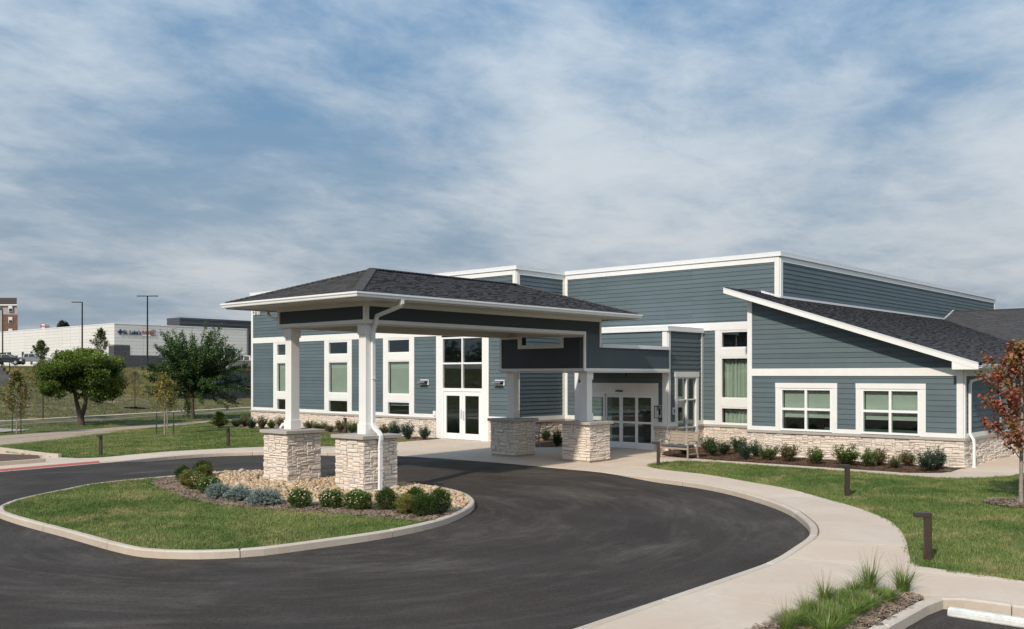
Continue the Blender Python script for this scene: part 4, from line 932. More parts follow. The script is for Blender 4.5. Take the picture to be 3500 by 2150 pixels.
caps((EX1, EY0, EZ+.02), (rx, RYA, RDZ+.02), 'hip_cap'); caps((EX0, EY0, EZ+.02), (rx, RYA, RDZ+.02), 'hip_cap'); caps((EX1, EY1, EZ+.02), (rx, RYB, RDZ+.02), 'hip_cap'); caps((EX0, EY1, EZ+.02), (rx, RYB, RDZ+.02), 'hip_cap'); caps((rx, RYB, RDZ+.03), (rx, RYA-.1, RDZ+.03), 'ridge_cap')
# eaves: fascia, gutter all round, soffit
mb = MB(); iz = 5.025
for a, c, y0, y1 in ((EX0+.02, EX1-.02, EY0+.02, BY0-.002), (EX0+.02, EX1-.02, BY1+.002, EY1-.02), (EX0+.02, BX0-.002, BY0, BY1), (BX1+.002, EX1-.02, BY0, BY1)): mb.box(a, c, y0, y1, iz, iz+.02)
mb.build('eave_soffit', SOFFIT, hr)
mb = MB(); mb.box(EX0, EX1, EY0, EY0+.03, 4.985, EZ-.012); mb.box(EX0, EX1, EY1-.03, EY1, 4.985, EZ-.012); mb.box(EX0, EX0+.03, EY0+.03, EY1-.03, 4.985, EZ-.012); mb.box(EX1-.03, EX1, EY0+.03, EY1-.03, 4.985, EZ-.012); mb.build('eave_fascia', SOFFIT, hr)
def gut(a, c, out, zb=5.025):
    mb = MB(); ax = 0 if abs(a[0]-c[0]) > abs(a[1]-c[1]) else 1; d = 1 if c[ax] > a[ax] else -1; L0, L1 = [], []
    for u, v in GPROF:
        p0 = [a[0]+out[0]*u, a[1]+out[1]*u, zb+v]; p1 = [c[0]+out[0]*u, c[1]+out[1]*u, zb+v]; p0[ax] -= d*u*.985; p1[ax] += d*u*.985; L0.append(p0); L1.append(p1)
    mb.prism(L0, L1); return mb.build('gutter', GUTTER, hr)
gut((EX0, EY0), (EX1, EY0), (0, -1)); gut((EX1, EY0), (EX1, EY1), (1, 0)); gut((EX1, EY1), (EX0, EY1), (0, 1)); gut((EX0, EY1), (EX0, EY0), (-1, 0))
# downspouts
mb = MB(); fx = CXS[1]+.15+.05; px_ = CXS[1]+PW/2+.075; y_ = 16.83; zg = gz(16.8)-.02
mb.sweep([(EX1+.06, y_+.02, 5.03), (EX1+.06, y_+.02, 4.93), (EX1-.02, y_+.02, 4.85), (BX1+.12, y_, 4.64), (BX1+.06, y_, 4.54), (BX1+.06, y_, 4.42), (BX1+.0, y_, 4.34), (fx, y_, 4.22), (fx, y_, 1.68), (fx+.04, y_-.0, 1.56), (px_-.06, y_-.14, 1.45), (px_+.04, y_-.16, 1.36), (px_+.045, y_-.16, 1.26), (px_+.02, y_-.16, 1.1), (px_+.015, y_-.16, zg+.02)], .10, .082, (0, 1, 0))
for z in (1.02, .45, 2.9): mb.box((px_ if z < 1.3 else fx)-.045, (px_ if z < 1.3 else fx)+.068, y_-(.225 if z < 1.3 else .065), y_-(.098 if z < 1.3 else -.065), z, z+.012)
mb.build('downspout', GUTTER, pc)
mb = MB(); fx = CXS[0]-.15-.05; px_ = CXS[0]-PW/2-.12; y_ = 16.9
mb.sweep([(EX0-.06, y_, 5.03), (EX0-.06, y_, 4.9), (EX0+.05, y_, 4.82), (BX0-.1, y_, 4.66), (BX0-.06, y_, 4.5), (BX0-.06, y_, 4.38), (fx, y_, 4.25), (fx, y_, 1.72), (fx-.06, y_, 1.58), (px_+.05, y_, 1.49), (px_-.05, y_, 1.40), (px_-.05, y_, 1.25), (px_, y_, 1.05), (px_, y_, zg)], .10, .082, (0, 1, 0)); mb.build('downspout', GUTTER, pc)

# ------------------------------------------------------------------ photo-derived ground placing (used once to set positions on the site plane)
def site(x, y, off=0.0):          # ground point seen at photo pixel x, y
    z = off
    for _ in range(25):
        Y = 3232.17*(3.0-z)/(y-1283.0); X = (x-1750)/3232.17*Y; p = c2w(X, Y); z = gz(p[1])+off
    return p[0], p[1]
def site_l(x, y):
    z = -.1
    for _ in range(25):
        Y = 3232.17*(3.0-z)/(y-1283.0); X = (x-1750)/3232.17*Y; p = c2w(X, Y); z = lawn_z(*p)
    return p[0], p[1]
def quads(name, V, rnd, mtl, parent=None, smooth=False):
    V = np.asarray(V, dtype=np.float32).reshape(-1, 3); n = len(V)//4; me = bpy.data.meshes.new(name)
    me.vertices.add(len(V)); me.vertices.foreach_set('co', V.ravel()); me.loops.add(n*4); me.loops.foreach_set('vertex_index', np.arange(n*4, dtype=np.int32))
    me.polygons.add(n); me.polygons.foreach_set('loop_start', np.arange(0, n*4, 4, dtype=np.int32)); me.polygons.foreach_set('loop_total', np.full(n, 4, dtype=np.int32))
    me.update(calc_edges=True)
    a = me.attributes.new('rnd', 'FLOAT', 'FACE'); a.data.foreach_set('value', np.asarray(rnd, dtype=np.float32)); me.materials.append(mtl)
    o = bpy.data.objects.new(name, me); C.objects.link(o)
    if parent: o.parent = parent
    return o
nr = np.random.default_rng(11)
def unit(v): return v/np.maximum(1e-6, np.linalg.norm(v, axis=-1, keepdims=True))
def leaves(cen, axis, L, W, jit=.6, flat=.35):
    """rhombic leaves: cen (n,3) points, axis (n,3) preferred pointing direction"""
    n = len(cen); a = unit(axis + nr.normal(0, jit, (n, 3))); up = np.tile(np.array([0, 0, 1.0]), (n, 1))+nr.normal(0, flat, (n, 3)); s = unit(np.cross(a, up)); sz = (.7+.6*nr.random(n))[:, None]
    nrm = np.cross(s, a); f = nr.random((n, 1))*.25
    p0, p2 = cen, cen+a*L*sz; m = cen+a*L*sz*.5
    return np.stack([p0, m+s*W*sz*.5+nrm*W*f, p2, m-s*W*sz*.5+nrm*W*f], 1).reshape(-1, 3)
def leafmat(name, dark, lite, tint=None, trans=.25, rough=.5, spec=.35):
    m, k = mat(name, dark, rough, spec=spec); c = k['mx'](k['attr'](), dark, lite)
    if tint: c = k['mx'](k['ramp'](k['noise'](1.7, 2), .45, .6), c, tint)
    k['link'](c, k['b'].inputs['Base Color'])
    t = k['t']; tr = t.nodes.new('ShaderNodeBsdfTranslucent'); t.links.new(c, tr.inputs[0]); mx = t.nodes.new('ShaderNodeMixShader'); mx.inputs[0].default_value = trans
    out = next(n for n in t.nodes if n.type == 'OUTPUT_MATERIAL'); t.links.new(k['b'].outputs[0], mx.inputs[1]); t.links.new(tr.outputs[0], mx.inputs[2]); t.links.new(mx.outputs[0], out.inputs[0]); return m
BARK = mm('bark', (.085, .062, .048), .95, var=.3, vscale=18, bump=.8, bscale=30)
PALEBARK = mm('pale_bark', (.27, .235, .20), .9, var=.2, vscale=20, bump=.4, bscale=40)
BOX_D = leafmat('boxwood_leaf', (.026, .055, .012), (.11, .165, .035)); BOX_L = leafmat('light_boxwood_leaf', (.045, .080, .016), (.19, .22, .055), (.26, .25, .06))
SPIR = leafmat('flowering_shrub_leaf', (.045, .095, .016), (.19, .28, .055)); SPRUCE = leafmat('spruce_needle', (.075, .105, .095), (.27, .33, .30), trans=.05)
HOLLY = leafmat('holly_leaf', (.018, .046, .016), (.085, .145, .045), spec=.5, rough=.4); HOLLY2 = leafmat('bright_holly_leaf', (.04, .085, .014), (.20, .28, .05), spec=.5, rough=.4); OLIVE = leafmat('olive_shrub_leaf', (.05, .07, .018), (.19, .21, .065), (.22, .14, .07))
BLUEH = leafmat('blue_holly_leaf', (.016, .045, .026), (.085, .14, .08), spec=.5, rough=.4); CONIF = leafmat('small_conifer_leaf', (.045, .075, .014), (.16, .20, .05))
PETAL = mm('pale_petal', (.72, .62, .50), .7); STEM = mm('shrub_stem', (.075, .05, .035), .9)
def ball(n, rx_, ry__, rz__, shell=.45, bump_=.16, low=-.75):
    d = unit(nr.normal(0, 1, (n*2, 3))); d = d[d[:, 2] > low][:n]; ph = nr.random(6)*6
    lump = 1+bump_*(np.sin(d[:, 0]*5+ph[0])+np.sin(d[:, 1]*6+ph[1])+np.sin(d[:, 2]*7+d[:, 0]*4+ph[2]))/2
    r = (shell+(1-shell)*nr.random(len(d))**.45)*lump
    return d*r[:, None]*np.array([rx_, ry__, rz__]), d
def shrub_stems(rad, h, parent, n=7):
    mb = MB()
    for i in range(n):
        a = 2*math.pi*i/n+rng.random(); q = rad*(.35+.4*rng.random()); mb.tube([(0, 0, -.02), (math.cos(a)*q*.4, math.sin(a)*q*.4, h*.35), (math.cos(a)*q, math.sin(a)*q, h*.75)], [.011, .008, .004], 5, cap=False)
    return mb.build('stem', STEM, parent, fix=False)
def make_shrub(kind, name):
    e = empty(name)
    if kind in ('box', 'boxl', 'spirea', 'spireay'):
        n = 5200; c, d = ball(n, .5, .5, .5, .30, .20); V = leaves(c+np.array([0, 0, .47]), d+np.array([0, 0, .25]), .062, .040)
        shoots = []
        for q_ in range(34):
            dd = unit(nr.normal(0, 1, 3)+np.array([0, 0, .6])); kk = 14; tt_ = nr.random((kk, 1)); cc = np.array([0, 0, .47])+dd*np.array([.5, .5, .5])*(.92+.26*tt_)+nr.normal(0, .02, (kk, 3)); shoots.append(leaves(cc, np.tile(dd, (kk, 1)), .06, .034, .5)); c = np.concatenate([c, cc-np.array([0, 0, .47])])
        V = np.concatenate([V]+shoots)
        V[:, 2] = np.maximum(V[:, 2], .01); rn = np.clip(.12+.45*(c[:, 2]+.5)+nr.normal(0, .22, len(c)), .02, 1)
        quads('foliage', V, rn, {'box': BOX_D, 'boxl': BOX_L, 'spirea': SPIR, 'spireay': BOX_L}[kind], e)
        if kind.startswith('spirea'):
            m = 75; d = unit(nr.normal(0, 1, (m, 3))+np.array([0, 0, .5])); c = d*np.array([.54, .54, .52])+np.array([0, 0, .47]); c[:, 2] = np.maximum(c[:, 2], .06); u = unit(np.cross(d, nr.normal(0, 1, (m, 3)))); v = np.cross(d, u); s = .026
            V = np.stack([c+u*s, c+v*s, c-u*s, c-v*s], 1).reshape(-1, 3); o = quads('blossoms', V, nr.random(m), PETAL, e); o['kind'] = 'stuff'
        shrub_stems(.4, .6, e)
    elif kind == 'spruce':
        Vs = []; rn = []
        for i in range(420):
            d = unit(nr.normal(0, 1, 3)+np.array([0, 0, .35])); d[2] = abs(d[2])*.9+.02 if d[2] < 0 else d[2]; L_ = .16+.1*nr.random(); r0 = .62*nr.random()**.4; o_ = d*r0*np.array([.5, .5, .62])+np.array([0, 0, .10]); ax = unit(d*np.array([1, 1, .7])+nr.normal(0, .25, 3)); k_ = 16; t = nr.random(k_)[:, None]
            c = o_+ax*L_*t; side = unit(np.cross(ax, nr.normal(0, 1, (k_, 3)))); a = unit(ax*.9+side); tip = c+a*.052; wd = unit(np.cross(a, nr.normal(0, 1, (k_, 3))))*.0065
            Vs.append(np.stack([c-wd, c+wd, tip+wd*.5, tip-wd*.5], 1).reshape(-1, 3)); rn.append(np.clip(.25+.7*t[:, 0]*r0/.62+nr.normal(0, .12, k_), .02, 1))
        V = np.concatenate(Vs); V[:, 2] = np.maximum(V[:, 2], .008); quads('foliage', V, np.concatenate(rn), SPRUCE, e); shrub_stems(.35, .4, e, 10)
    elif kind == 'conifer':
        Vs = []; rn = []
        for i in range(260):
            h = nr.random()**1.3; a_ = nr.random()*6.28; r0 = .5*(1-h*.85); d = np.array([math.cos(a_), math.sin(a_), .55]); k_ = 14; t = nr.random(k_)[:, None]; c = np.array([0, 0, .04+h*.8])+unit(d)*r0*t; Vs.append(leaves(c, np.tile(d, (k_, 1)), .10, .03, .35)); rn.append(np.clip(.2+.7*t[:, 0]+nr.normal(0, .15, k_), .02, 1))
        quads('foliage', np.concatenate(Vs), np.concatenate(rn), CONIF, e); shrub_stems(.1, .9, e, 3)
    else:                     # looser upright broadleaf shrub built from sprigs
        Vs = []; rn = []; mbs = MB(); L_, W_ = .062, .034
        for i in range(60):
            a_ = nr.random()*6.28; q = .46*nr.random()**.6; h = (.5+.5*nr.random()**1.4)*(1.05-.5*q); top = np.array([math.cos(a_)*q, math.sin(a_)*q, h]); base_ = np.array([math.cos(a_)*q*.2, math.sin(a_)*q*.2, 0.0]); k_ = 34; t = (.25+.75*nr.random(k_)**.8)[:, None]
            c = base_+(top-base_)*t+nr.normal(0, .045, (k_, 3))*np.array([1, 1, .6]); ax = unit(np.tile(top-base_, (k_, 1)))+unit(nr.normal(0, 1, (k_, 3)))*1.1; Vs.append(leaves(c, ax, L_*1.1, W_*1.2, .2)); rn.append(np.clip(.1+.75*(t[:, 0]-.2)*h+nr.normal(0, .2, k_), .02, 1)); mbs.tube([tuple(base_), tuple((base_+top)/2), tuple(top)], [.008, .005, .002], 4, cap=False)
        V = np.concatenate(Vs); V[:, 2] = np.maximum(V[:, 2], .01); quads('foliage', V, np.concatenate(rn), {'holly': HOLLY, 'bright': HOLLY2, 'olive': OLIVE, 'blue': BLUEH}[kind], e); mbs.build('stem', STEM, e, fix=False)
    return e
protos = {}
def put_shrub(kind, name, x, y, w_, h_, label, group, cat='shrub'):
    key = kind
    if len(protos.get(key, [])) < 2: e = make_shrub(kind, name); protos.setdefault(key, []).append(e)
    else: e = copy_tree(protos[key][rng.randrange(2)]); e.name = name
    e.location = (x, y, gz(y)-.005); e.rotation_euler = (0, 0, rng.random()*6.28); e.scale = (w_, w_*(.95+.1*rng.random()), h_)
    tag(e, label, cat, group); return e
def site_y(px, py): return site(px, py)
GI = 'shrubs round the mulch crescent of the island'
isl_sh = [('box', 'boxwood_shrub', 613, 1643, .47, .45, 'dark round boxwood at the far left end of the island bed'), ('box', 'boxwood_shrub', 682, 1630, .55, .50, 'dark boxwood rising behind the others by the island far curb'),
 ('boxl', 'boxwood_shrub', 642, 1661, .72, .44, 'wide olive-green boxwood second in the island bed from the left'), ('boxl', 'boxwood_shrub', 684, 1636, .48, .42, 'light olive boxwood just in front of the rearmost dark boxwood'),
 ('spireay', 'flowering_shrub', 661, 1675, .54, .43, 'yellow-green shrub with cream blossoms left of the blue spruces'), ('spirea', 'flowering_shrub', 703, 1689, .58, .46, 'bright green white-flowered shrub touching the leftmost blue spruce'),
 ('spruce', 'dwarf_spruce', 735, 1706, .80, .66, 'leftmost of the three low blue dwarf spruces on the island'), ('spruce', 'dwarf_spruce', 805, 1713, .82, .64, 'middle one of the three low blue dwarf spruces'), ('spruce', 'dwarf_spruce', 889, 1727, 1.0, .66, 'largest blue dwarf spruce, nearest the stone piers'),
 ('spirea', 'flowering_shrub', 1008, 1736, .58, .46, 'white-flowered green mound below the left stone pier'), ('spirea', 'flowering_shrub', 1119, 1738, .57, .45, 'white-flowered green mound between the two stone piers'), ('spirea', 'flowering_shrub', 1211, 1743, .64, .45, 'white-flowered green mound below the right stone pier'),
 ('box', 'boxwood_shrub', 1308, 1746, .50, .52, 'lone dark boxwood right of the pier downspout'), ('boxl', 'boxwood_shrub', 1372, 1758, .53, .44, 'yellowish boxwood at the left of the four-bush cluster'), ('box', 'boxwood_shrub', 1407, 1743, .46, .52, 'boxwood at the back of the four-bush cluster'), ('box', 'boxwood_shrub', 1438, 1765, .55, .50, 'front boxwood of the four-bush cluster by the curb'), ('box', 'boxwood_shrub', 1490, 1755, .52, .56, 'rightmost boxwood of the island near its rounded tip')]
for kd, nm, px, py, w_, h_, lb in isl_sh: x, y = site(px, py); put_shrub(kd, nm, x, y+.12, w_, h_, lb, GI)
ORD = ('first', 'second', 'third', 'fourth', 'fifth', 'sixth', 'seventh', 'eighth', 'ninth', 'tenth', 'eleventh', 'twelfth', 'thirteenth', 'fourteenth', 'fifteenth', 'sixteenth', 'seventeenth')
wing_sh = [('holly', 2335, 1554, .34, .34), ('holly', 2415, 1548, .5, .66), ('holly', 2432, 1561, .46, .60), ('holly', 2470, 1556, .5, .58), ('holly', 2520, 1549, .6, .66), ('blue', 2538, 1573, .52, .62), ('blue', 2580, 1563, .46, .60), ('bright', 2620, 1574, .62, .56), ('olive', 2692, 1578, .72, .60), ('bright', 2785, 1588, .56, .58), ('bright', 2890, 1592, .78, .72), ('bright', 2966, 1597, .56, .62), ('olive', 3005, 1593, .48, .58), ('olive', 3056, 1603, .40, .40), ('olive', 3094, 1595, .54, .52), ('blue', 3162, 1613, .68, .66), ('blue', 3198, 1606, .56, .68)]
for i, (kd, px, py, w_, h_) in enumerate(wing_sh):
    x, y = site(px, py); y = min(y+.1, 31.75 if x > -17.2 else 34); lk_l = {'holly': 'dark glossy green', 'blue': 'blue-green', 'bright': 'bright green', 'olive': 'olive green'}[kd]
    put_shrub(kd, 'foundation_shrub', x, y, w_*1.28, h_*1.12, f'{lk_l} shrub under the wing wall, {ORD[i]} from the entrance', 'foundation shrubs in front of the wing')
left_sh = [('conifer', 750, 1462, 1.15, .95), ('holly', 807, 1460, .62, .55), ('olive', 838, 1457, .72, .7), ('blue', 860, 1466, .6, .62), ('olive', 896, 1466, .64, .74), ('bright', 929, 1465, .60, .55), ('olive', 962, 1462, .62, .72), ('olive', 1055, 1465, .62, .58), ('bright', 1092, 1468, .78, .56), ('olive', 1130, 1476, .55, .40), ('olive', 1163, 1479, .60, .70), ('bright', 1203, 1480, .60, .66), ('olive', 1312, 1488, .60, .60), ('blue', 1352, 1496, .64, .86), ('blue', 1395, 1502, .66, .82), ('blue', 1450, 1502, .58, .66)]
for i, (kd, px, py, w_, h_) in enumerate(left_sh):
    x, y = site(px, py)
    if y > 30.65: sc_ = 30.65/y; x, y = x*sc_, y*sc_
    lk_l = {'holly': 'dark green', 'blue': 'tall blue-green', 'bright': 'bright green', 'olive': 'olive green', 'conifer': 'feathery yellow-green'}[kd]
    put_shrub(kd, 'foundation_shrub', x, y, w_*1.2, h_*1.08, f'{lk_l} shrub along the long facade, {ORD[i]} from its far corner', 'foundation shrubs along the long facade')
for px, py, w_, h_, lb in ((1859, 1507, .55, .62, 'dark shrub against the shaded stone wall beside the second bench'), (1900, 1526, .62, .78, 'dark shrub in the shaded bed seen just left of the right entrance pier')): x, y = site(px, py); put_shrub('holly', 'entrance_shrub', x, y+.1, w_, h_, lb, 'shrubs in the shaded entrance bed')

# ornamental grasses in the bed at lower right
OGR = leafmat('ornamental_grass_blade', (.09, .15, .022), (.28, .37, .085), trans=.35); SEED = leafmat('grass_seed_stalk', (.20, .17, .09), (.34, .29, .17), trans=.2)
def tuft(seed, tall):
    e = empty('ornamental_grass'); n = 210; a = nr.random(n)*6.28; b0 = np.stack([np.cos(a), np.sin(a), np.zeros(n)], 1); r0 = .11*nr.random(n)[:, None]; lean = (.15+.85*nr.random(n)**1.2)[:, None]; L_ = (.26+.26*nr.random(n))[:, None]
    if tall: L_ *= 1.25
    Vs = []
    wv = np.stack([-np.sin(a), np.cos(a), np.zeros(n)], 1); P0 = b0*r0
    pts = [P0+b0*(L_*lean*t**1.7*.8)+np.array([0, 0, 1.0])*(L_*(t-.42*lean*t**2.2)) for t in (0, .35, .7, 1.0)]; wd = (.0042, .0038, .0028, .0006)
    for i in range(3): Vs.append(np.stack([pts[i]-wv*wd[i], pts[i]+wv*wd[i], pts[i+1]+wv*wd[i+1], pts[i+1]-wv*wd[i+1]], 1).reshape(-1, 3))
    quads('foliage', np.concatenate(Vs), np.concatenate([np.clip(nr.random(n)*.5+.15*i, 0, 1) for i in range(3)]), OGR, e)
    m = 26 if tall else 7; a = nr.random(m)*6.28; b0 = np.stack([np.cos(a), np.sin(a), np.zeros(m)], 1); wv = np.stack([-np.sin(a), np.cos(a), np.zeros(m)], 1); L_ = (.55+.35*nr.random(m))[:, None]*(1.0 if tall else .75); ln2 = (.1+.5*nr.random(m))[:, None]
    pts = [b0*.05+b0*(L_*ln2*t**1.5*.7)+np.array([0, 0, 1.0])*L_*t*(1-.15*ln2*t) for t in (0, .4, .75, 1.0)]; wd = (.0022, .0020, .0022, .0012); Vs = [np.stack([pts[i]-wv*wd[i], pts[i]+wv*wd[i], pts[i+1]+wv*wd[i+1], pts[i+1]-wv*wd[i+1]], 1).reshape(-1, 3) for i in range(3)]
    quads('seed_stalks', np.concatenate(Vs), nr.random(m*3), SEED, e)['kind'] = 'stuff'; return e
tp_ = [tuft(1, True), tuft(2, False), tuft(3, False)]; first = [True]*3
gpos = [(3085, 2024, 0, 1.0), (2970, 2016, 0, 1.05), (2922, 2030, 1, 1.0), (3037, 2056, 1, .9), (2867, 2068, 1, 1.0), (2978, 2080, 2, 1.0), (2819, 2066, 0, .85), (2922, 2107, 2, 1.05), (2759, 2115, 0, .8), (2810, 2112, 1, .95), (2865, 2122, 2, 1.0), (2882, 2142, 1, .95), (2799, 2138, 2, 1.05), (2724, 2140, 1, .9), (2690, 2165, 0, .8), (2830, 2175, 2, 1.1)]
gpos += [(3010, 2038, 1, .7), (2945, 2058, 2, .75), (2895, 2048, 2, .8), (2840, 2090, 1, .8), (2945, 2094, 1, .75), (2900, 2086, 2, .85), (2785, 2098, 2, .8), (2840, 2132, 1, .85), (2745, 2128, 2, .8), (2770, 2146, 1, .9), (2860, 2150, 2, .8), (2710, 2125, 2, .75)]
gpos.sort(key=lambda q: q[1])
ORD += ('eighteenth', 'nineteenth', 'twentieth', 'twenty-first', 'twenty-second', 'twenty-third', 'twenty-fourth', 'twenty-fifth', 'twenty-sixth', 'twenty-seventh', 'twenty-eighth')
for i, (px, py, k_, s_) in enumerate(gpos):
    x, y = site(px, py); e = tp_[k_] if first[k_] else copy_tree(tp_[k_]); first[k_] = False; e.name = 'ornamental_grass'; e.location = (x, y, gz(y)); e.rotation_euler = (0, 0, rng.random()*6); e.scale = (s_*.95, s_*.95, s_*(.72 if k_ == 0 else .56))
    tag(e, ('tall feathery' if k_ == 0 else 'low tufted') + f' ornamental grass in the curbside mulch bed, {ORD[i]} counting from its far end', 'grass tuft', 'ornamental grasses in the curbside bed')

# ------------------------------------------------------------------ river stones
RIV, RV = mat('river_stone', (.40, .30, .19), .75, var=.18, vscale=18, bump=.2, bscale=40)
def riv_nodes(k):
    for src in (k['oinfo'],):
        ad = k['n']('ShaderNodeMath', operation='ADD'); k['link'](src(), ad.inputs[0]); k['link'](k['attr'](), ad.inputs[1]); fr = k['n']('ShaderNodeMath', operation='FRACT'); k['link'](ad.outputs[0], fr.inputs[0])
    cr = k['n']('ShaderNodeValToRGB'); k['link'](fr.outputs[0], cr.inputs[0]); e = cr.color_ramp.elements; cols = [(0, (.52, .36, .19)), (.2, (.58, .43, .27)), (.4, (.46, .32, .18)), (.55, (.62, .48, .32)), (.7, (.47, .36, .26)), (.82, (.60, .50, .38)), (.92, (.30, .21, .15)), (1, (.54, .35, .19))]
    e[0].position, e[0].color = cols[0][0], (*cols[0][1], 1); e[1].position, e[1].color = 1, (*cols[-1][1], 1)
    for p_, c_ in cols[1:-1]: x = e.new(p_); x.color = (*c_, 1)
    c2 = k['mx'](k['ramp'](k['noise'](30, 4), .3, .7), k['mx'](1.0, cr.outputs[0], (.82, .80, .78), 'MULTIPLY'), cr.outputs[0]); k['link'](c2, k['b'].inputs['Base Color'])
riv_nodes(RV)
def pebble():
    bm = bmesh.new(); bmesh.ops.create_icosphere(bm, subdivisions=1, radius=.5); ph = [rng.random()*6 for _ in range(3)]
    for v in bm.verts: v.co *= 1+.16*math.sin(v.co.x*5+ph[0])+.14*math.sin(v.co.y*6+ph[1])+.1*math.sin(v.co.z*7+ph[2])
    me = bpy.data.meshes.new('river_stone'); bm.to_mesh(me); bm.free(); me.materials.append(RIV); me.polygons.foreach_set('use_smooth', [True]*len(me.polygons)); return me
pebs = [pebble() for _ in range(7)]
pts = []
x0, x1 = min(p[0] for p in isl_gravel), max(p[0] for p in isl_gravel); y0, y1 = min(p[1] for p in isl_gravel), max(p[1] for p in isl_gravel)
grid = {}
def near_ok(x, y, r):
    for i in range(-2, 3):
        for j in range(-2, 3):
            for (a, c, q) in grid.get((int(x*5)+i, int(y*5)+j), ()):
                if (a-x)**2+(c-y)**2 < (.40*(q+r))**2: return False
    return True
gr_r = [p for p in isl_gravel]
for ps in range(42000):
    x, y = x0+rng.random()*(x1-x0), y0+rng.random()*(y1-y0); sz = rng.choice((.26, .20, .16, .15, .14, .13)) if ps < 350 else rng.choice((.14, .12, .11, .10, .09, .08, .07))
    if not inside(isl_gravel, x, y): continue
    if any(abs(x-cx) < PW/2+.03 and abs(y-CYS[0]) < PW/2+.03 for cx in CXS): continue
    if near_ok(x, y, sz): grid.setdefault((int(x*5), int(y*5)), []).append((x, y, sz)); pts.append((x, y, sz))
def keyf(p): return -(p[2]/math.hypot(p[0], p[1]))
pts.sort(key=keyf); fill = MB()
for i, (x, y, sz) in enumerate(pts):
    me = pebs[rng.randrange(7)]; sx, sy, sz_ = sz*(.85+.4*rng.random()), sz*(.7+.25*rng.random()), sz*(.5+.25*rng.random()); rz2 = rng.random()*6.28; zc_ = gz(y)+sz_*.22+.008*rng.random()
    if i < 300:
        o = bpy.data.objects.new('river_stone', me); C.objects.link(o); o.parent = gravel; o.location = (x, y, zc_); o.rotation_euler = ((rng.random()-.5)*.5, (rng.random()-.5)*.5, rz2); o.scale = (sx, sy, sz_)
    else:
        ca, sa = math.cos(rz2), math.sin(rz2); fill.add([(x+v.co.x*sx*ca-v.co.y*sy*sa, y+v.co.x*sx*sa+v.co.y*sy*ca, zc_+v.co.z*sz_) for v in me.vertices], [tuple(p.vertices) for p in me.polygons], .02+.97*rng.random())
o = fill.build('river_stone_fill', RIV, gravel, smooth=True, fix=False); o['kind'] = 'stuff'

# ------------------------------------------------------------------ grass and bark scattered by geometry nodes
def tuft_mesh(name, n, h, spread, wd, mtl):
    V = []; a = nr.random(n)*6.28; r0 = spread*np.sqrt(nr.random(n)); hh = h*(.55+.6*nr.random(n)); ln = .25+.55*nr.random(n); f = nr.random(n)*6.28
    for i in range(n):
        b0 = np.array([math.cos(a[i])*r0[i], math.sin(a[i])*r0[i], -.01]); d = np.array([math.cos(f[i]), math.sin(f[i]), 0])*ln[i]*hh[i]; w_ = np.array([-math.sin(f[i]), math.cos(f[i]), 0])*wd; m = b0+d*.35+np.array([0, 0, hh[i]*.6]); t = b0+d+np.array([0, 0, hh[i]]); V += [b0-w_, b0+w_, m+w_*.8, m-w_*.8, m-w_*.8, m+w_*.8, t+w_*.12, t-w_*.12]
    o = quads(name, np.array(V), nr.random(2*n), mtl); C.objects.unlink(o); return o
def chip_mesh(name, n, mtl):
    mb = MB()
    for i in range(n):
        x, y = (rng.random()-.5)*.2, (rng.random()-.5)*.2; L_, W_ = .012+.028*rng.random(), .003+.0055*rng.random(); a = rng.random()*6.28; u = Vector((math.cos(a), math.sin(a), (rng.random()-.5)*.7))*L_; v = Vector((-math.sin(a), math.cos(a), (rng.random()-.3)*.6))*W_; c = Vector((x, y, .008+.02*rng.random())); mb.poly([c-u-v, c+u-v, c+u*.9+v, c-u+v], rng.random())
    o = mb.build(name, mtl, fix=False); C.objects.unlink(o); return o
def scatter(target, inst, density, smin, smax, seed, name, label):
    ng = bpy.data.node_groups.new(name, 'GeometryNodeTree'); ng.interface.new_socket('Geometry', in_out='INPUT', socket_type='NodeSocketGeometry'); ng.interface.new_socket('Geometry', in_out='OUTPUT', socket_type='NodeSocketGeometry')
    n = ng.nodes; gi = n.new('NodeGroupInput'); go = n.new('NodeGroupOutput'); dp = n.new('GeometryNodeDistributePointsOnFaces'); dp.inputs['Density'].default_value = density; dp.inputs['Seed'].default_value = seed
    ip = n.new('GeometryNodeInstanceOnPoints'); oi = n.new('GeometryNodeObjectInfo'); oi.inputs['Object'].default_value = inst; oi.inputs['As Instance'].default_value = True
    rv = n.new('FunctionNodeRandomValue'); rv.data_type = 'FLOAT_VECTOR'; rv.inputs[0].default_value = (-.12, -.12, 0); rv.inputs[1].default_value = (.12, .12, 6.283)
    rs = n.new('FunctionNodeRandomValue'); rs.data_type = 'FLOAT'; rs.inputs[2].default_value = smin; rs.inputs[3].default_value = smax
    L_ = ng.links.new; L_(gi.outputs[0], dp.inputs[0]); L_(dp.outputs['Points'], ip.inputs['Points']); L_(oi.outputs['Geometry'], ip.inputs['Instance']); L_(rv.outputs[0], ip.inputs['Rotation']); L_(rs.outputs[1], ip.inputs['Scale']); L_(ip.outputs[0], go.inputs[0])
    o = target.copy(); o.data = target.data.copy(); o.name = name; C.objects.link(o)
    for k_ in list(o.keys()): del o[k_]
    o['kind'] = 'stuff'; o['label'] = label; md = o.modifiers.new('scatter', 'NODES'); md.node_group = ng; return o
g1, g2 = tuft_mesh('grass_clump', 22, .062, .10, .0032, GRASS), tuft_mesh('grass_clump_far', 24, .07, .17, .0058, GRASS)
scatter(lawn_isl, g1, 190, .7, 1.25, 1, 'island_grass', 'short mown grass covering the island lawn')
scatter(lawn_r, g1, 150, .7, 1.3, 2, 'right_grass', 'short mown grass on the lawn in front of the wing')
scatter(lawn_l, g2, 48, .7, 1.2, 3, 'left_grass', 'bright mown grass on the lawn beyond the drive')
c1, c2_ = chip_mesh('bark_chips', 46, None), None
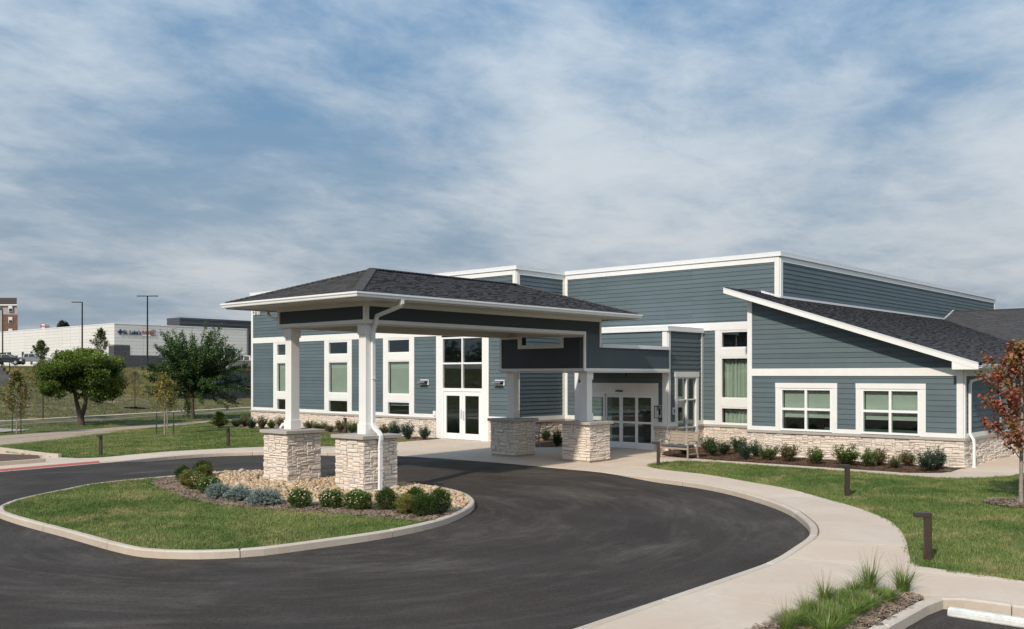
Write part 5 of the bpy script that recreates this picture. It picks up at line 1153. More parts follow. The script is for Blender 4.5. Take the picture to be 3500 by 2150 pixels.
CHIP = mm('bark_chip', (.33, .225, .155), .9, rnd=.5, hue=(.46, .36, .27)); CHIPD = mm('brown_bark_chip', (.165, .088, .05), .9, rnd=.5, hue=(.26, .16, .10))
c1.data.materials.append(CHIP); c2_ = chip_mesh('brown_chips', 46, CHIPD)
for nm, ins_, den, sd_, lb in (('island_mulch', c1, 75, 5, 'weathered bark chips in the island crescent'), ('grass_bed_mulch', c1, 110, 6, 'weathered bark chips round the ornamental grasses'), ('wing_mulch', c2_, 45, 7, 'brown bark chips along the wing'), ('foundation_mulch', c1, 22, 8, 'bark chips along the long facade')):
    scatter(bpy.data.objects[nm], ins_, den, .7, 1.3, sd_, nm+'_chips', lb)

# ------------------------------------------------------------------ street furniture near the building
def bollard(x, y, rz, label):
    e = empty('bollard_light', (x, y, gz(y)-.01), rz); mb = MB(); mb.box(-.055, .055, -.055, .055, 0, .74); bevel(mb.build('post', BRONZE, e), .005); mb = MB(); mb.box(-.055, .225, -.056, .056, .742, .822); bevel(mb.build('lamp_head', BRONZE, e), .006); mb = MB(); mb.box(.08, .2, -.04, .04, .734, .742); mb.build('lens', mm('frosted_lens', (.6, .6, .55), .4), e)
    return tag(e, label, 'bollard light', 'bronze bollard lights along the walks')
for px, py, rz, lb in ((3171, 1915, R(215), 'dark bronze bollard light nearest the camera, on the right lawn edge'), (2896, 1697, R(220), 'dark bronze bollard light in the right lawn below the wing windows'), (2250, 1592, R(215), 'dark bronze bollard light at the lawn tip beside the bench'), (344, 1557, R(-50), 'dark bronze bollard light by the red warning strip at left'), (780, 1526, R(-60), 'dark bronze bollard light on the left lawn before the building corner'), (1181, 1482, R(-60), 'small bollard light seen between the two front piers')):
    x, y = site(px, py); bollard(x, y, rz, lb)
BWOOD = mm('taupe_bench_frame', (.33, .27, .215), .5, var=.04, vscale=6); CUSH = mm('grey_cushion', (.085, .09, .10), .9, var=.25, vscale=60, bump=.3, bscale=200)
def bench(x, y, rz, label, w_=1.3):
    e = empty('bench', (x, y, gz(y)), rz); h_ = w_/2          # faces -y
    for sx in (-1, 1):
        mb = MB(); X = sx*(h_-.02); mb.sweep([(X, -.28, 0), (X, -.27, .40), (X, -.265, .62)], .045, .05, (1, 0, 0)); mb.build('leg', BWOOD, e)
        mb = MB(); mb.sweep([(X, .34, 0), (X, .27, .25), (X, .25, .45), (X, .30, .70), (X, .37, .93)], .045, .05, (1, 0, 0)); mb.build('leg', BWOOD, e)
        mb = MB(); mb.sweep([(X, -.30, .60), (X, -.22, .645), (X, .05, .645), (X, .28, .60)], .05, .03, (1, 0, 0)); mb.build('armrest', BWOOD, e)
        mb = MB(); mb.sweep([(X, -.26, .18), (X, .28, .18)], .03, .04, (1, 0, 0)); mb.build('stretcher', BWOOD, e)
    mb = MB(); mb.box(-h_+.04, h_-.04, -.29, -.24, .335, .40); mb.box(-h_+.04, h_-.04, .2, .25, .335, .40); mb.box(-h_+.04, h_-.04, -.24, .2, .37, .40); mb.build('seat_frame', BWOOD, e)
    bk_ = lambda z: .25+.12*((z-.45)/.48)**1.2
    for i in range(4):
        for a, c in ((-h_+.04, -.012), (.012, h_-.04)):
            z0, z1 = .50+i*.108, .50+i*.108+.092; mb = MB(); mb.prism([(a, bk_(z0)+.02, z0), (c, bk_(z0)+.02, z0), (c, bk_(z1)+.02, z1), (a, bk_(z1)+.02, z1)], [(a, bk_(z0), z0), (c, bk_(z0), z0), (c, bk_(z1), z1), (a, bk_(z1), z1)]); mb.build('slat', BWOOD, e)
    mb = MB(); mb.sweep([(0, .26, .45), (0, bk_(.7)+.012, .7), (0, bk_(.92)+.012, .925)], .026, .03, (1, 0, 0)); mb.build('centre_post', BWOOD, e); mb = MB(); mb.box(-h_, h_, .345, .395, .925, .955); mb.build('top_rail', BWOOD, e)
    mb = MB(); mb.box(-h_+.05, h_-.05, -.27, .22, .402, .475); o = mb.build('cushion', CUSH, e); bevel(o, .03, 3)
    return tag(e, label, 'bench')
bench(-18.52, 29.62, R(-6), 'taupe slatted bench with grey cushion facing the lawn beside the entrance')
bench(-26.22, 29.9, R(-10), 'taupe slatted bench mostly hidden behind the far left pier')
mb = MB(); wx, wy = site(3243.7, 2103, -.14); L_ = 1.85
pf = [(-.085, 0), (.085, 0), (.075, .075), (.045, .115), (-.045, .115), (-.075, .075)]
zs_ = lambda y: gz(y)-.138
q0 = [(wx, wy+u, zs_(wy)+v) for u, v in pf]; q1 = [(wx+L_, wy+u+.05, zs_(wy)+v) for u, v in pf]; mb.prism(q0, q1); o = mb.build('wheel_stop', mm('painted_wheel_stop', (.60, .60, .57), .7, var=.12, vscale=12, bump=.2, bscale=60)); bevel(o, .012, 2); tag(o, 'white painted concrete wheel stop in the parking bay at lower right', 'wheel stop')
mb = MB(); ux, uy = site(3240, 1610); mb.tube([(ux, uy, gz(uy)-.02), (ux, uy, gz(uy)+.03)], .13, 16); o = mb.build('valve_lid', mm('green_plastic', (.06, .16, .09), .6)); tag(o, 'green round valve lid in the mulch near the building corner', 'valve lid')
STAKE = mm('green_steel_stake', (.015, .03, .022), .6); 
# ------------------------------------------------------------------ trees
def limb(mb, p, d, L_, r, depth, tips, spread, up_, n=5):
    pts_ = [Vector(p)]; dd = Vector(d).normalized()
    for i in range(4):
        dd = (dd+Vector((rng.gauss(0, .12), rng.gauss(0, .12), up_*.12))).normalized(); pts_.append(pts_[-1]+dd*L_/4)
    mb.tube(pts_, [r*(1-.13*i) for i in range(5)], n, cap=False)
    if depth == 0: tips.append((pts_[2], pts_[-1])); return
    for k_ in range(rng.choice((2, 3, 3))):
        ax = dd.orthogonal().normalized(); ax.rotate(Quaternion(dd, rng.random()*6.28)); nd = (dd+ax*spread*(.6+.7*rng.random())+Vector((0, 0, up_*.35))).normalized(); limb(mb, pts_[-1 if k_ else rng.choice((3, 4))], nd, L_*(.62+.22*rng.random()), r*.55, depth-1, tips, spread, up_, 4)
    tips.append((pts_[2], pts_[-1]))
def tree(name, x, y, z, label, leaf, trunk_m, build_fn, group='trees beyond the drive', cat='tree'):
    e = empty(name, (x, y, z)); mb = MB(); V, rn = build_fn(mb); mb.build('trunk', trunk_m, e, smooth=True, fix=False); quads('crown', V, rn, leaf, e); return tag(e, label, cat, group)
TREE_G = leafmat('broad_tree_leaf', (.024, .055, .008), (.20, .27, .042), trans=.3); PEAR = leafmat('pear_tree_leaf', (.026, .062, .015), (.125, .195, .058), trans=.25)
YELL = leafmat('yellowing_leaf', (.10, .115, .02), (.33, .30, .06), (.30, .22, .06)); BRONZ = leafmat('bronze_green_leaf', (.075, .095, .02), (.22, .225, .06), (.24, .17, .06)); BROWN = leafmat('brown_twig_leaf', (.07, .042, .03), (.15, .10, .07))
REDL = leafmat('red_maple_leaf', (.16, .038, .022), (.55, .17, .095), (.26, .15, .05), trans=.35); FARG = leafmat('far_tree_leaf', (.02, .034, .016), (.06, .085, .04)); YGRN = leafmat('young_green_leaf', (.025, .045, .012), (.115, .14, .04))
def crown_blobs(blobs, n, L_, W_, up=.2, dens_low=.25):
    Vs = []; rn = []; vol = [b_[3]*b_[4]*b_[5] for b_ in blobs]; tot = sum(v**.7 for v in vol)
    for (cx, cy, cz, a, b_, c_), v in zip(blobs, vol):
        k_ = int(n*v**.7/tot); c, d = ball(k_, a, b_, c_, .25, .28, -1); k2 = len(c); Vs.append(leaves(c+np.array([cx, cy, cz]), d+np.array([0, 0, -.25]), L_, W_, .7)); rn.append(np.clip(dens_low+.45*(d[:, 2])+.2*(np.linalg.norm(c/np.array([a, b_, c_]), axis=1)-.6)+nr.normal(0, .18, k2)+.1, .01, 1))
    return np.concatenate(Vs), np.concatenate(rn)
def fn_round(mb):
    mb.tube([(0, 0, -.2), (0, 0, .15), (-.05, .0, .55), (-.1, 0, .8)], [.30, .24, .21, .2], 9, cap=False); rs_ = random.Random(3)
    right, fwd = Vector((PX, QX, 0)), Vector((PY, QY, 0))
    for sgn, h in ((-1, 2.6), (1, 2.9)): mb.tube([(0, 0, .5)]+[tuple(right*sgn*a+fwd*.1*a+Vector((0, 0, b_))) for a, b_ in ((.18, 1.0), (.30, 1.5), (.26 if sgn > 0 else .42, 2.0), (.62, h))], [.17, .15, .13, .11, .07], 8, cap=False)
    bl = []
    for i in range(78):
        t = rs_.random()*6.28; q = rs_.random()**.45; X = math.cos(t)*q*2.3; Yd = math.sin(t)*q*2.1; top = 4.85-.7*q**3; low_ = 2.7-1.0*q*q; zc_ = low_+rs_.random()**.75*(top-low_); p = right*X+fwd*Yd; s_ = .34+.42*rs_.random(); bl.append((p.x, p.y, zc_, s_, s_, s_*.68))
    for X, Yd, zc_ in ((0, 0, 3.4), (1.0, .4, 3.2), (-1.0, .3, 3.2), (.3, -.8, 3.3), (-1.9, 0, 2.6), (2.0, 0, 2.5), (1.5, -.6, 2.2)): p = right*X+fwd*Yd; bl.append((p.x, p.y, zc_, .9, .9, .75))
    for i in range(12): p = right*rs_.uniform(-1.7, 1.9)+fwd*rs_.uniform(-1, 1); mb.tube([tuple(right*(.35 if i % 2 else -.3)+Vector((0, 0, 1.7))), tuple(p*.6+Vector((0, 0, 2.4))), tuple(p+Vector((0, 0, 3.2)))], [.07, .05, .02], 5, cap=False)
    return crown_blobs(bl, 70000, .115, .08)
def bg(px, py, z): Y = 3232.17*(3-z)/(py-1283.); X = (px-1750)/3232.17*Y; return c2w(X, Y)
x, y = bg(277, 1452, -.28); tree('round_tree', x, y, -.28, 'broad round-crowned green tree with a forked dark trunk by the street', TREE_G, BARK, fn_round)
def fn_pear(mb):
    right, fwd = Vector((PX, QX, 0)), Vector((PY, QY, 0)); mb.tube([(0, 0, -.2), (0, 0, .2), (-.03, 0, .9), (0, 0, 1.6), (.05, .02, 2.4)], [.22, .14, .12, .11, .08], 9, cap=False); Vs = []; rn = []; rs_ = random.Random(5)
    for i in range(150):
        t = rs_.random()*6.28; el_ = rs_.uniform(.02, 1.25); h0 = 1.45+rs_.random()*1.7; d = right*math.cos(t)*math.cos(el_)*1.22+fwd*math.sin(t)*math.cos(el_)*.9+Vector((0, 0, math.sin(el_)*.95)); side = d.dot(right); L_ = (3.65 if el_ < .7 else 3.95)*(.74+.26*rs_.random())*(1.06 if side > 0 else .94); droop = .8 if side > .45 and el_ < .32 else .10
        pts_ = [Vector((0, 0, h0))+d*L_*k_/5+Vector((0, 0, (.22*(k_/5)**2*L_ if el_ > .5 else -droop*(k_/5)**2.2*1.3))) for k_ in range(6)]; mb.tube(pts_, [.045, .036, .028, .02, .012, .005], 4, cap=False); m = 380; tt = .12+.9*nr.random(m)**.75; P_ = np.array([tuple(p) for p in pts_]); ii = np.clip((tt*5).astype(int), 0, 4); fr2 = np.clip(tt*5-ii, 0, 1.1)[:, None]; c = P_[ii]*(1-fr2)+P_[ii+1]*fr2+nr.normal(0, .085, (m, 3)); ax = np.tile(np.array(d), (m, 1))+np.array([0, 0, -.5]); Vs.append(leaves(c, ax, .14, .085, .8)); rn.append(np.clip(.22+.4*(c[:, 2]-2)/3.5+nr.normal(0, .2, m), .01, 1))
    for k_ in range(260): pass
    c = nr.normal(0, 1, (500, 3))*np.array([.14, .14, .42])+np.array([-.38*PX, -.38*QX, .62]); c = c[c[:, 2] > .02]; Vs.append(leaves(c, np.tile(np.array([0, 0, .6]), (len(c), 1)), .13, .08, .8)); rn.append(np.clip(nr.random(len(c))*.6, .01, 1))
    return np.concatenate(Vs), np.concatenate(rn)
x, y = bg(659, 1421, -.1); tree('pear_tree', x, y, -.1, 'vase-shaped dark green tree with drooping right branches before the retaining wall', PEAR, BARK, fn_pear)
def fn_young(h, rad, n, L_=.10, W_=.06, base_f=.33, leafdens=1.0, r0=.035, col_seed=1):
    def fn(mb):
        rs_ = random.Random(col_seed); mb.tube([(0, 0, -.1), (0, 0, h*.3), (rs_.uniform(-.04, .04), 0, h*.6), (0, 0, h*.97)], [r0*1.2, r0, r0*.7, r0*.2], 7, cap=False); Vs = []; rn = []
        for i in range(46):
            f = base_f+(1-base_f)*(i/46)**.85; a_ = i*2.4+rs_.random(); q = rad*(1-((f-base_f)/(1-base_f))**1.5)*(.55+.55*rs_.random())*min(1, .55+(f-base_f)*3.5); d = Vector((math.cos(a_), math.sin(a_), .8)); p0 = Vector((0, 0, h*f*.92)); p1 = p0+Vector((d.x*q, d.y*q, q*.75)); mb.tube([p0, (p0+p1)/2+Vector((0, 0, -.03)), p1], [r0*.3, r0*.2, r0*.06], 4, cap=False); m = int(n/46*(.5+rs_.random())); t = (.3+.75*nr.random(m)**.8)[:, None]; c = np.array(p0)+(np.array(p1)-np.array(p0))*t+nr.normal(0, .075*max(.6, rad), (m, 3)); Vs.append(leaves(c, np.tile(np.array([d.x, d.y, -.4]), (m, 1)), L_, W_, .8)); rn.append(np.clip(.3+.5*nr.random(m)+nr.normal(0, .15, m), .01, 1))
        return np.concatenate(Vs), np.concatenate(rn)
    return fn
GY = 'young staked trees'
x, y = site_l(563, 1487); tree('young_tree', x, y, lawn_z(x, y), 'thin yellow-green young tree between two stakes on the left lawn', YELL, PALEBARK, fn_young(3.35, .95, 2300, .12, .06, .36), GY)
o = sheet('tree_ring', [(x+math.cos(t)*.62*(1+.1*math.sin(3*t)), y+math.sin(t)*.62) for t in np.linspace(0, 6.1, 18)], .035, MULCH2, zf=lambda a, c: lawn_z(a, c)+.03); tag(o, 'bark mulch ring at the foot of the yellow-green young tree', 'mulch ring')
def stake(x, y, z, h, label):
    mb = MB(); mb.tube([(x, y, z-.1), (x, y, z+h)], .028, 6); o = mb.build('tree_stake', STAKE); return tag(o, label, 'stake', 'green steel tree stakes')
for (dx, lb) in ((-.42, 'dark green stake left of the yellow-green young tree'), (.46, 'dark green stake right of the yellow-green young tree')): stake(x+dx*PX, y+dx*QX, lawn_z(x, y), 1.15, lb)
x, y = site_l(57, 1489); tree('young_tree', x, y, lawn_z(x, y), 'bronze-green young tree with pale trunk at the left edge, tied between stakes', BRONZ, PALEBARK, fn_young(4.0, 1.05, 3400, .12, .075, .30, col_seed=2), GY)
for (dx, hh, lb) in ((-.26, 1.25, 'short green stake left of the bronze-green young tree'), (.24, 1.9, 'taller green stake right of the bronze-green young tree')): stake(x+dx*PX, y+dx*QX, lawn_z(x, y), hh, lb)
x, y = bg(572, 1462, -.1); tree('young_tree', x, y, -.1, 'thin pale-trunked tree with russet leaves right of the yellow-green one', BRONZ, PALEBARK, fn_young(2.6, .8, 900, .12, .06, .45, col_seed=4), GY)
x, y = bg(146, 1428, .05); tree('young_tree', x, y, .0, 'slim tree in a kerbed ring half hidden left of the round tree', BRONZ, BARK, fn_young(4.3, 1.3, 2600, .14, .09, .36, r0=.06, col_seed=6), GY)
x, y = bg(461, 1391, .35); tree('bare_tree', x, y, .3, 'small nearly bare brown tree on the slope between the two big trees', BROWN, BARK, fn_young(3.3, 1.15, 1100, .10, .035, .38, r0=.04, col_seed=7), GY)
o = sheet('tree_ring', [(x+math.cos(t)*1.0, y+math.sin(t)*1.0) for t in np.linspace(0, 6.1, 16)], 0, MULCH, zf=lambda a, c: .42); tag(o, 'dark mulch ring under the bare brown tree', 'mulch ring')
# red maple at the right edge
def fn_maple(mb):
    mb.tube([(0, 0, -.1), (0, 0, .5), (.01, .0, 1.3), (.02, .01, 2.2), (0, 0, 3.9)], [.055, .047, .042, .033, .008], 9, cap=False); Vs = []; rn = []; rs_ = random.Random(9)
    for i in range(40):
        f = .95+(3.75-.95)*(i/40)**.9; a_ = i*2.399+.4*rs_.random(); q = (1.2 if i < 26 else .95*(1-(i-26)/18))*(.6+.45*rs_.random()); d = Vector((math.cos(a_), math.sin(a_), .95)).normalized(); p0 = Vector((0, 0, f)); pts_ = [p0, p0+d*q*.5+Vector((0, 0, -.04)), p0+d*q+Vector((0, 0, .05))]; mb.tube(pts_, [.014, .009, .003], 5, cap=False); m = 88; t = (.22+.82*nr.random(m)**.7)[:, None]; c = np.array(p0)+np.array(d)*q*t+nr.normal(0, .065, (m, 3)); Vs.append(leaves(c, np.tile(np.array([d.x, d.y, -.7]), (m, 1)), .10, .085, .7)); rn.append(np.clip(nr.random(m), .01, 1))
    return np.concatenate(Vs), np.concatenate(rn)
x, y = site(3490, 1724); tree('red_maple', x, y, gz(y), 'young red-leaved maple with slender grey trunk at the right edge', REDL, PALEBARK, fn_maple, None)
o = sheet('tree_ring', [(x+math.cos(t)*.78, y+math.sin(t)*.72) for t in np.linspace(0, 6.1, 20)], .035, MULCH2); tag(o, 'bark mulch ring round the red maple', 'mulch ring'); scatter(o, c1, 80, .7, 1.2, 12, 'maple_chips', 'bark chips round the red maple')

# ------------------------------------------------------------------ land beyond the lawn: streets, slope, upper lot
def st(s, t): return (-.917*s-.4*t, -.4*s+.917*t)
KL = .036
def zt(s, t):
    if t > 77 and s > 60.7: return 3.45+.0165*(s-60)
    if s < 52: return -.3
    f = min(1, (s-52)/40); h = .0+3.84*(f*.82+.18*f*f*(3-2*f))
    return h if s <= 92 else 3.84+KL*(s-92) if s < 260 else 3.84+KL*168
def strip_sheet(name, s0, s1, z0, z1, mtl, t0=-160, t1=330, n=1):
    b = MB()
    for i in range(n):
        a, c = s0+(s1-s0)*i/n, s0+(s1-s0)*(i+1)/n; za, zc2 = z0+(z1-z0)*i/n, z0+(z1-z0)*(i+1)/n; b.poly([(*st(a, t0), za), (*st(a, t1), za), (*st(c, t1), zc2), (*st(c, t0), zc2)])
    o = b.build(name, mtl); struct(o)
    return o
ROADB = mm('worn_brown_asphalt', (.36, .275, .205), .9, var=.12, vscale=3, bump=.2, bscale=60); ROADG = mm('grey_asphalt', (.36, .325, .285), .9, var=.1, vscale=2); LOTM = mm('pale_lot_concrete', (.44, .40, .35), .9, var=.08, vscale=1)
VERGE, V_ = mat('verge_grass', (.09, .10, .035), .95, bump=.5, bscale=6); rough_nodes(V_, (.075, .095, .026), (.12, .132, .045), (.20, .16, .09), .35)
SL, SLk = mat('dry_slope_grass', (.12, .12, .05), .95, bump=.9, bscale=2.2)
c_ = SLk['mx'](SLk['ramp'](SLk['noise'](.10, 5, .6, .6), .35, .65), (.105, .118, .034), (.20, .175, .065)); c_ = SLk['mx'](SLk['ramp'](SLk['noise'](.9, 7, .72, .5, stretch=(1, 1, 4)), .34, .66), (.070, .068, .026), c_); c_ = SLk['mx'](SLk['ramp'](SLk['noise'](.16, 7, .7, 1.0), .58, .68, 0, .75), c_, (.36, .26, .165)); SLk['link'](c_, SLk['b'].inputs['Base Color'])
strip_sheet('street', 36, 44.2, -.42, -.40, ROADB)
YL = mm('yellow_road_paint', (.50, .33, .05), .8, var=.2, vscale=8); strip_sheet('centre_line', 41.75, 41.87, -.394, -.394, YL)
strip_sheet('verge', 44.2, 49.25, -.40, -.24, VERGE); strip_sheet('side_street', 49.25, 49.7, -.30, -.30, ROADG); strip_sheet('side_apron', 45.6, 49.25, -.29, -.20, ROADG, -80, 45)
b = MB(); q = [(49.7, -.4), (49.86, -.4), (49.86, -.17), (49.7, -.17)]; b.prism([(*st(s, -60), z) for s, z in q], [(*st(s, 330), z) for s, z in q]); struct(b.build('far_curb', CURB))
strip_sheet('curb_strip_grass', 49.86, 51.0, -.19, -.03, SL); strip_sheet('far_sidewalk', 51.0, 52.0, .0, .0, CONC)
# slope and upper lot as one draped sheet
ss = [52, 54, 57, 59.5, 60.6, 60.71, 64, 70, 76, 82, 88, 92.0]; tt = [-160, -60, -20, 0, 20, 35, 50, 60, 68, 74, 76.99, 77.01, 84, 95, 120, 180, 330]
def drape(name, ss, tt, mtl, dz=0.0):
    b = MB(); n = len(tt); b.v = [(*st(s, t), zt(s+1e-4, t)+dz) for s in ss for t in tt]; b.f = [(i*n+j, i*n+j+1, (i+1)*n+j+1, (i+1)*n+j) for i in range(len(ss)-1) for j in range(n-1)]; b.r = [0]*len(b.f); return struct(b.build(name, mtl))
drape('hillside', ss, tt, SL); drape('upper_lot', [92.0, 110, 140, 200, 260, 700], tt, LOTM)
b = MB(); b.poly([(-3000, -3000, -1.2), (3000, -3000, -1.2), (3000, 3000, -1.2), (-3000, 3000, -1.2)]); struct(b.build('ground', EARTH, fix=False))
def lotpt(px, Y): X = (px-1750)/3232.17*Y; return c2w(X, Y)
def zpx(py, Y): return 3+(1283-py)*Y/3232.17
def yaw_of(dX, dY): p = c2w(dX, dY); return math.atan2(p[1], p[0])       # heading of a direction given in view metres
# retaining wall of grey blocks with an iron fence
WB, wbk = mat('grey_split_block', (.085, .083, .085), .95, rnd=.5, var=.2, vscale=6, bump=.8, bscale=12)
rwall = tag(empty('retaining_wall'), 'dark grey block retaining wall carrying the upper lot behind the big tree', 'wall')
b = MB(); b.box(0, .4, 0, 150, -.5, 3.44); 
def wall_blocks(s_, t0, t1, z0, z1, parent, bl=.46, bh=.2):
    mb = MB(); n = int((z1-z0)/bh); th = math.atan2(.917, -.4)
    for j in range(n):
        t = t0-(j % 2)*bl/2
        while t < t1:
            o_ = rng.random()*.03; a0, a1 = max(t, t0)+.006, min(t+bl, t1)-.006; t += bl
            if a1-a0 < .05: continue
            za, zb2 = z0+j*bh+.004, z0+(j+1)*bh-.004; sf = s_-.05-o_+j*.012
            mb.prism([(*st(s_+.35, a0), za), (*st(s_+.35, a1), za), (*st(s_+.35, a1), zb2), (*st(s_+.35, a0), zb2)], [(*st(sf, a0), za), (*st(sf, a1), za), (*st(sf, a1), zb2), (*st(sf, a0), zb2)], .05+.95*rng.random())
    o = mb.build('wall_block', WB, parent); o['kind'] = 'stuff'
wall_blocks(60.2, 76.6, 110, .6, 3.4, rwall); wall_blocks(58.7, 79, 110, .5, 1.9, rwall)
b = MB(); q = [(59.0, 1.9), (60.3, 1.95)]; b.poly([(*st(59.0, 79), 1.88), (*st(59.0, 110), 1.88), (*st(60.25, 110), 1.9), (*st(60.25, 79), 1.9)]); b.build('planting_ledge', VERGE, rwall)
fen = tag(empty('iron_fence'), 'black iron picket fence on top of the grey retaining wall', 'fence')
for k_ in range(9):
    t = 77+k_*2.4; b = MB(); b.tube([(*st(60.6, t), 3.35), (*st(60.6, t), 4.62)], .04, 6); b.build('post', BLACKM, fen)
for z in (3.55, 4.5): b = MB(); b.tube([(*st(60.6, 77), z), (*st(60.6, 98), z)], .022, 5); b.build('rail', BLACKM, fen)
pm = MB(); pm.tube([(0, 0, 0), (0, 0, 1.08)], .013, 4); pme = pm.mesh('picket', BLACKM)
for k_ in range(160):
    o = bpy.data.objects.new('picket', pme); C.objects.link(o); o.parent = fen; o.location = (*st(60.6, 77.06+k_*.13), 3.48)
# grey wall with steps and handrail at the far left
lwal = tag(empty('stair_wall'), 'grey block stair wall with black handrail at the far left edge', 'wall')
Yw = 88.0
for k_ in range(9):
    pxa = 0-60+0; x0_, x1_ = -140, 98-k_*11; zt_ = zpx(1352-k_*12, Yw); b = MB(); A, B_ = lotpt(x0_, Yw+k_*.35), lotpt(x1_, Yw+k_*.35); dx, dy = c2w(0, .5)
    b.prism([(*A, -.2), (*B_, -.2), (B_[0]+dx, B_[1]+dy, -.2), (A[0]+dx, A[1]+dy, -.2)], [(*A, zt_), (*B_, zt_), (B_[0]+dx, B_[1]+dy, zt_), (A[0]+dx, A[1]+dy, zt_)], .3+.6*rng.random()); b.build('stair_course', WB, lwal)
b = MB(); hp = [(*lotpt(-60, Yw+3), zpx(1222, Yw)), (*lotpt(6, Yw+3), zpx(1225, Yw)), (*lotpt(33, Yw+1.5), zpx(1235, Yw)), (*lotpt(52, Yw), zpx(1248, Yw))]; b.tube(hp, .05, 6); b.build('handrail', BLACKM, lwal)
for px, py, yy in ((6, 1225, 3), (33, 1235, 1.5)): b = MB(); q = lotpt(px, Yw+yy); b.tube([(*q, zpx(py, Yw)), (*q, zpx(py+38, Yw))], .05, 6); b.build('rail_post', BLACKM, lwal)
# ------------------------------------------------------------------ pale panel clinic on the upper lot
cl_ = tag(empty('clinic_building'), 'pale panelled clinic with dark stone corner and lettered sign on the upper lot', 'building')
PANW = mm('pale_wall_panel', (.60, .585, .545), .6, orand=.05, var=.02, vscale=.5); DST = mm('dark_grey_stone', (.055, .055, .06), .9, var=.35, vscale=3, bump=.6, bscale=5); CORR = mm('corrugated_steel', (.085, .09, .10), .45, metal=.3)
JNT = mm('panel_joint', (.24, .235, .22), .9)
C0 = Vector((-69.4, 165.0)); dl_ = Vector((-37.8, 33.0)).normalized(); dr_ = Vector((33.0, 37.8)).normalized(); ZB0, ZT0 = 4.75, 12.0
def face_pt(d, a, o, z, nrm): p = C0+d*a+nrm*o; q = c2w(p.x, p.y); return (q[0], q[1], z)
nl, nr2 = Vector((-dl_.y, dl_.x)), Vector((dr_.y, -dr_.x))
if nl.dot(C0) > 0: nl = -nl
if nr2.dot(C0) > 0: nr2 = -nr2
def fbox(d, nrm, a0, a1, o0, o1, z0, z1, name, m_, parent=None):
    b = MB(); b.prism([face_pt(d, a0, o0, z0, nrm), face_pt(d, a1, o0, z0, nrm), face_pt(d, a1, o0, z1, nrm), face_pt(d, a0, o0, z1, nrm)], [face_pt(d, a0, o1, z0, nrm), face_pt(d, a1, o1, z0, nrm), face_pt(d, a1, o1, z1, nrm), face_pt(d, a0, o1, z1, nrm)]); return b.build(name, m_, parent or cl_)
fbox(dl_, nl, .05, 75, -25, -.06, ZB0-1.5, ZT0-.1, 'wall_core', JNT); fbox(dr_, nr2, .05, 27, -25, -.065, ZB0-1.5, ZT0-.11, 'wall_core', JNT)
rows = 12; rh = (ZT0-ZB0)/rows
cols_l = [0, 6.2, 13.5, 17.2, 20.6, 27.5, 31, 38, 45, 52, 60, 70]; cols_r = [0, 5.4, 11.8, 15.0, 19.2, 21.8, 26.6]
for d, nrm, cs, side in ((dl_, nl, cols_l, 0), (dr_, nr2, cols_r, 1)):
    for i in range(len(cs)-1):
        for j in range(rows):
            z0 = ZB0+j*rh; a0, a1 = cs[i], cs[i+1]
            if side == 1 and (z0 < ZB0+1.75 or (a0 < 2.4 and False)): continue
            if side == 1 and i == 0 and z0 < ZB0+3.4:
                fbox(d, nrm, 2.85, a1-.02, -.06, 0, z0+.012, z0+rh-.012, 'wall_panel', PANW); continue
            if side == 0 and i == 0 and z0 < ZB0+3.4:
                fbox(d, nrm, 2.0, a1-.02, -.06, 0, z0+.012, z0+rh-.012, 'wall_panel', PANW); continue
            fbox(d, nrm, a0+.02, a1-.02, -.06, 0, z0+.012, z0+rh-.012, 'wall_panel', PANW)
fbox(dr_, nr2, .0, 2.83, -.06, .06, ZB0-1, ZB0+3.45, 'stone_corner', DST); fbox(dr_, nr2, 2.83, 26.6, -.06, .06, ZB0-1, ZB0+1.75, 'stone_base', DST); fbox(dl_, nl, -.06, 1.98, -.06, .06, ZB0-1, ZB0+3.45, 'stone_corner', DST)
fbox(dl_, nl, -.1, 75, -.4, .08, ZT0, ZT0+.12, 'parapet_cap', COPING); fbox(dr_, nr2, 0, 26.7, -.4, .08, ZT0, ZT0+.12, 'parapet_cap', COPING)
CG = bpy.data.materials.new('dark_window_glass'); CG.use_nodes = True; _b = CG.node_tree.nodes['Principled BSDF']; _b.inputs['Base Color'].default_value = (.02, .03, .035, 1); _b.inputs['Roughness'].default_value = .08
def cwin(d, nrm, a0, a1, z0, z1, muls=()):
    w_ = fbox(d, nrm, a0-.08, a1+.08, .0, .05, z0-.08, z1+.08, 'window', DARKJ)
    xs_ = [a0]+list(muls)+[a1]
    for u, v in zip(xs_, xs_[1:]): fbox(d, nrm, u+.03, v-.03, .05, .07, z0, z1, 'pane', CG, w_)
    for m_ in muls: fbox(d, nrm, m_-.12, m_+.12, .05, .12, z0, z1, 'mullion', VINYL, w_)
cwin(dr_, nr2, 12.0, 23.8, ZB0+.9, ZB0+3.35, (14.0, 14.6, 16.2, 18.0, 19.8, 21.6))
for a0, a1 in ((20.5, 21.2), (22.9, 23.6), (34.0, 34.8), (38.2, 39.0), (29.4, 30.2)): cwin(dl_, nl, a0, a1, ZB0+.5, ZB0+2.9)
cwin(dl_, nl, 44.5, 50.2, ZB0+1.4, ZB0+2.9, (46.4, 48.3)); cwin(dl_, nl, 12.0, 14.8, ZB0+1.6, ZB0+3.1); cwin(dl_, nl, 41.2, 42.6, ZB0-.2, ZB0+2.2)
# corrugated penthouse behind
for k_ in range(7): 
    fbox(dr_, nr2, 17.5, 44, -14+(.08 if k_ % 2 else 0), -9.0-(.12 if k_ % 2 else 0), ZT0-.6+k_*.42, ZT0-.2+k_*.42-.02, 'corrugated_band', CORR)
fbox(dr_, nr2, 26.75, 46, -16, -1.0, 2, ZT0+.35, 'rear_block', DST)
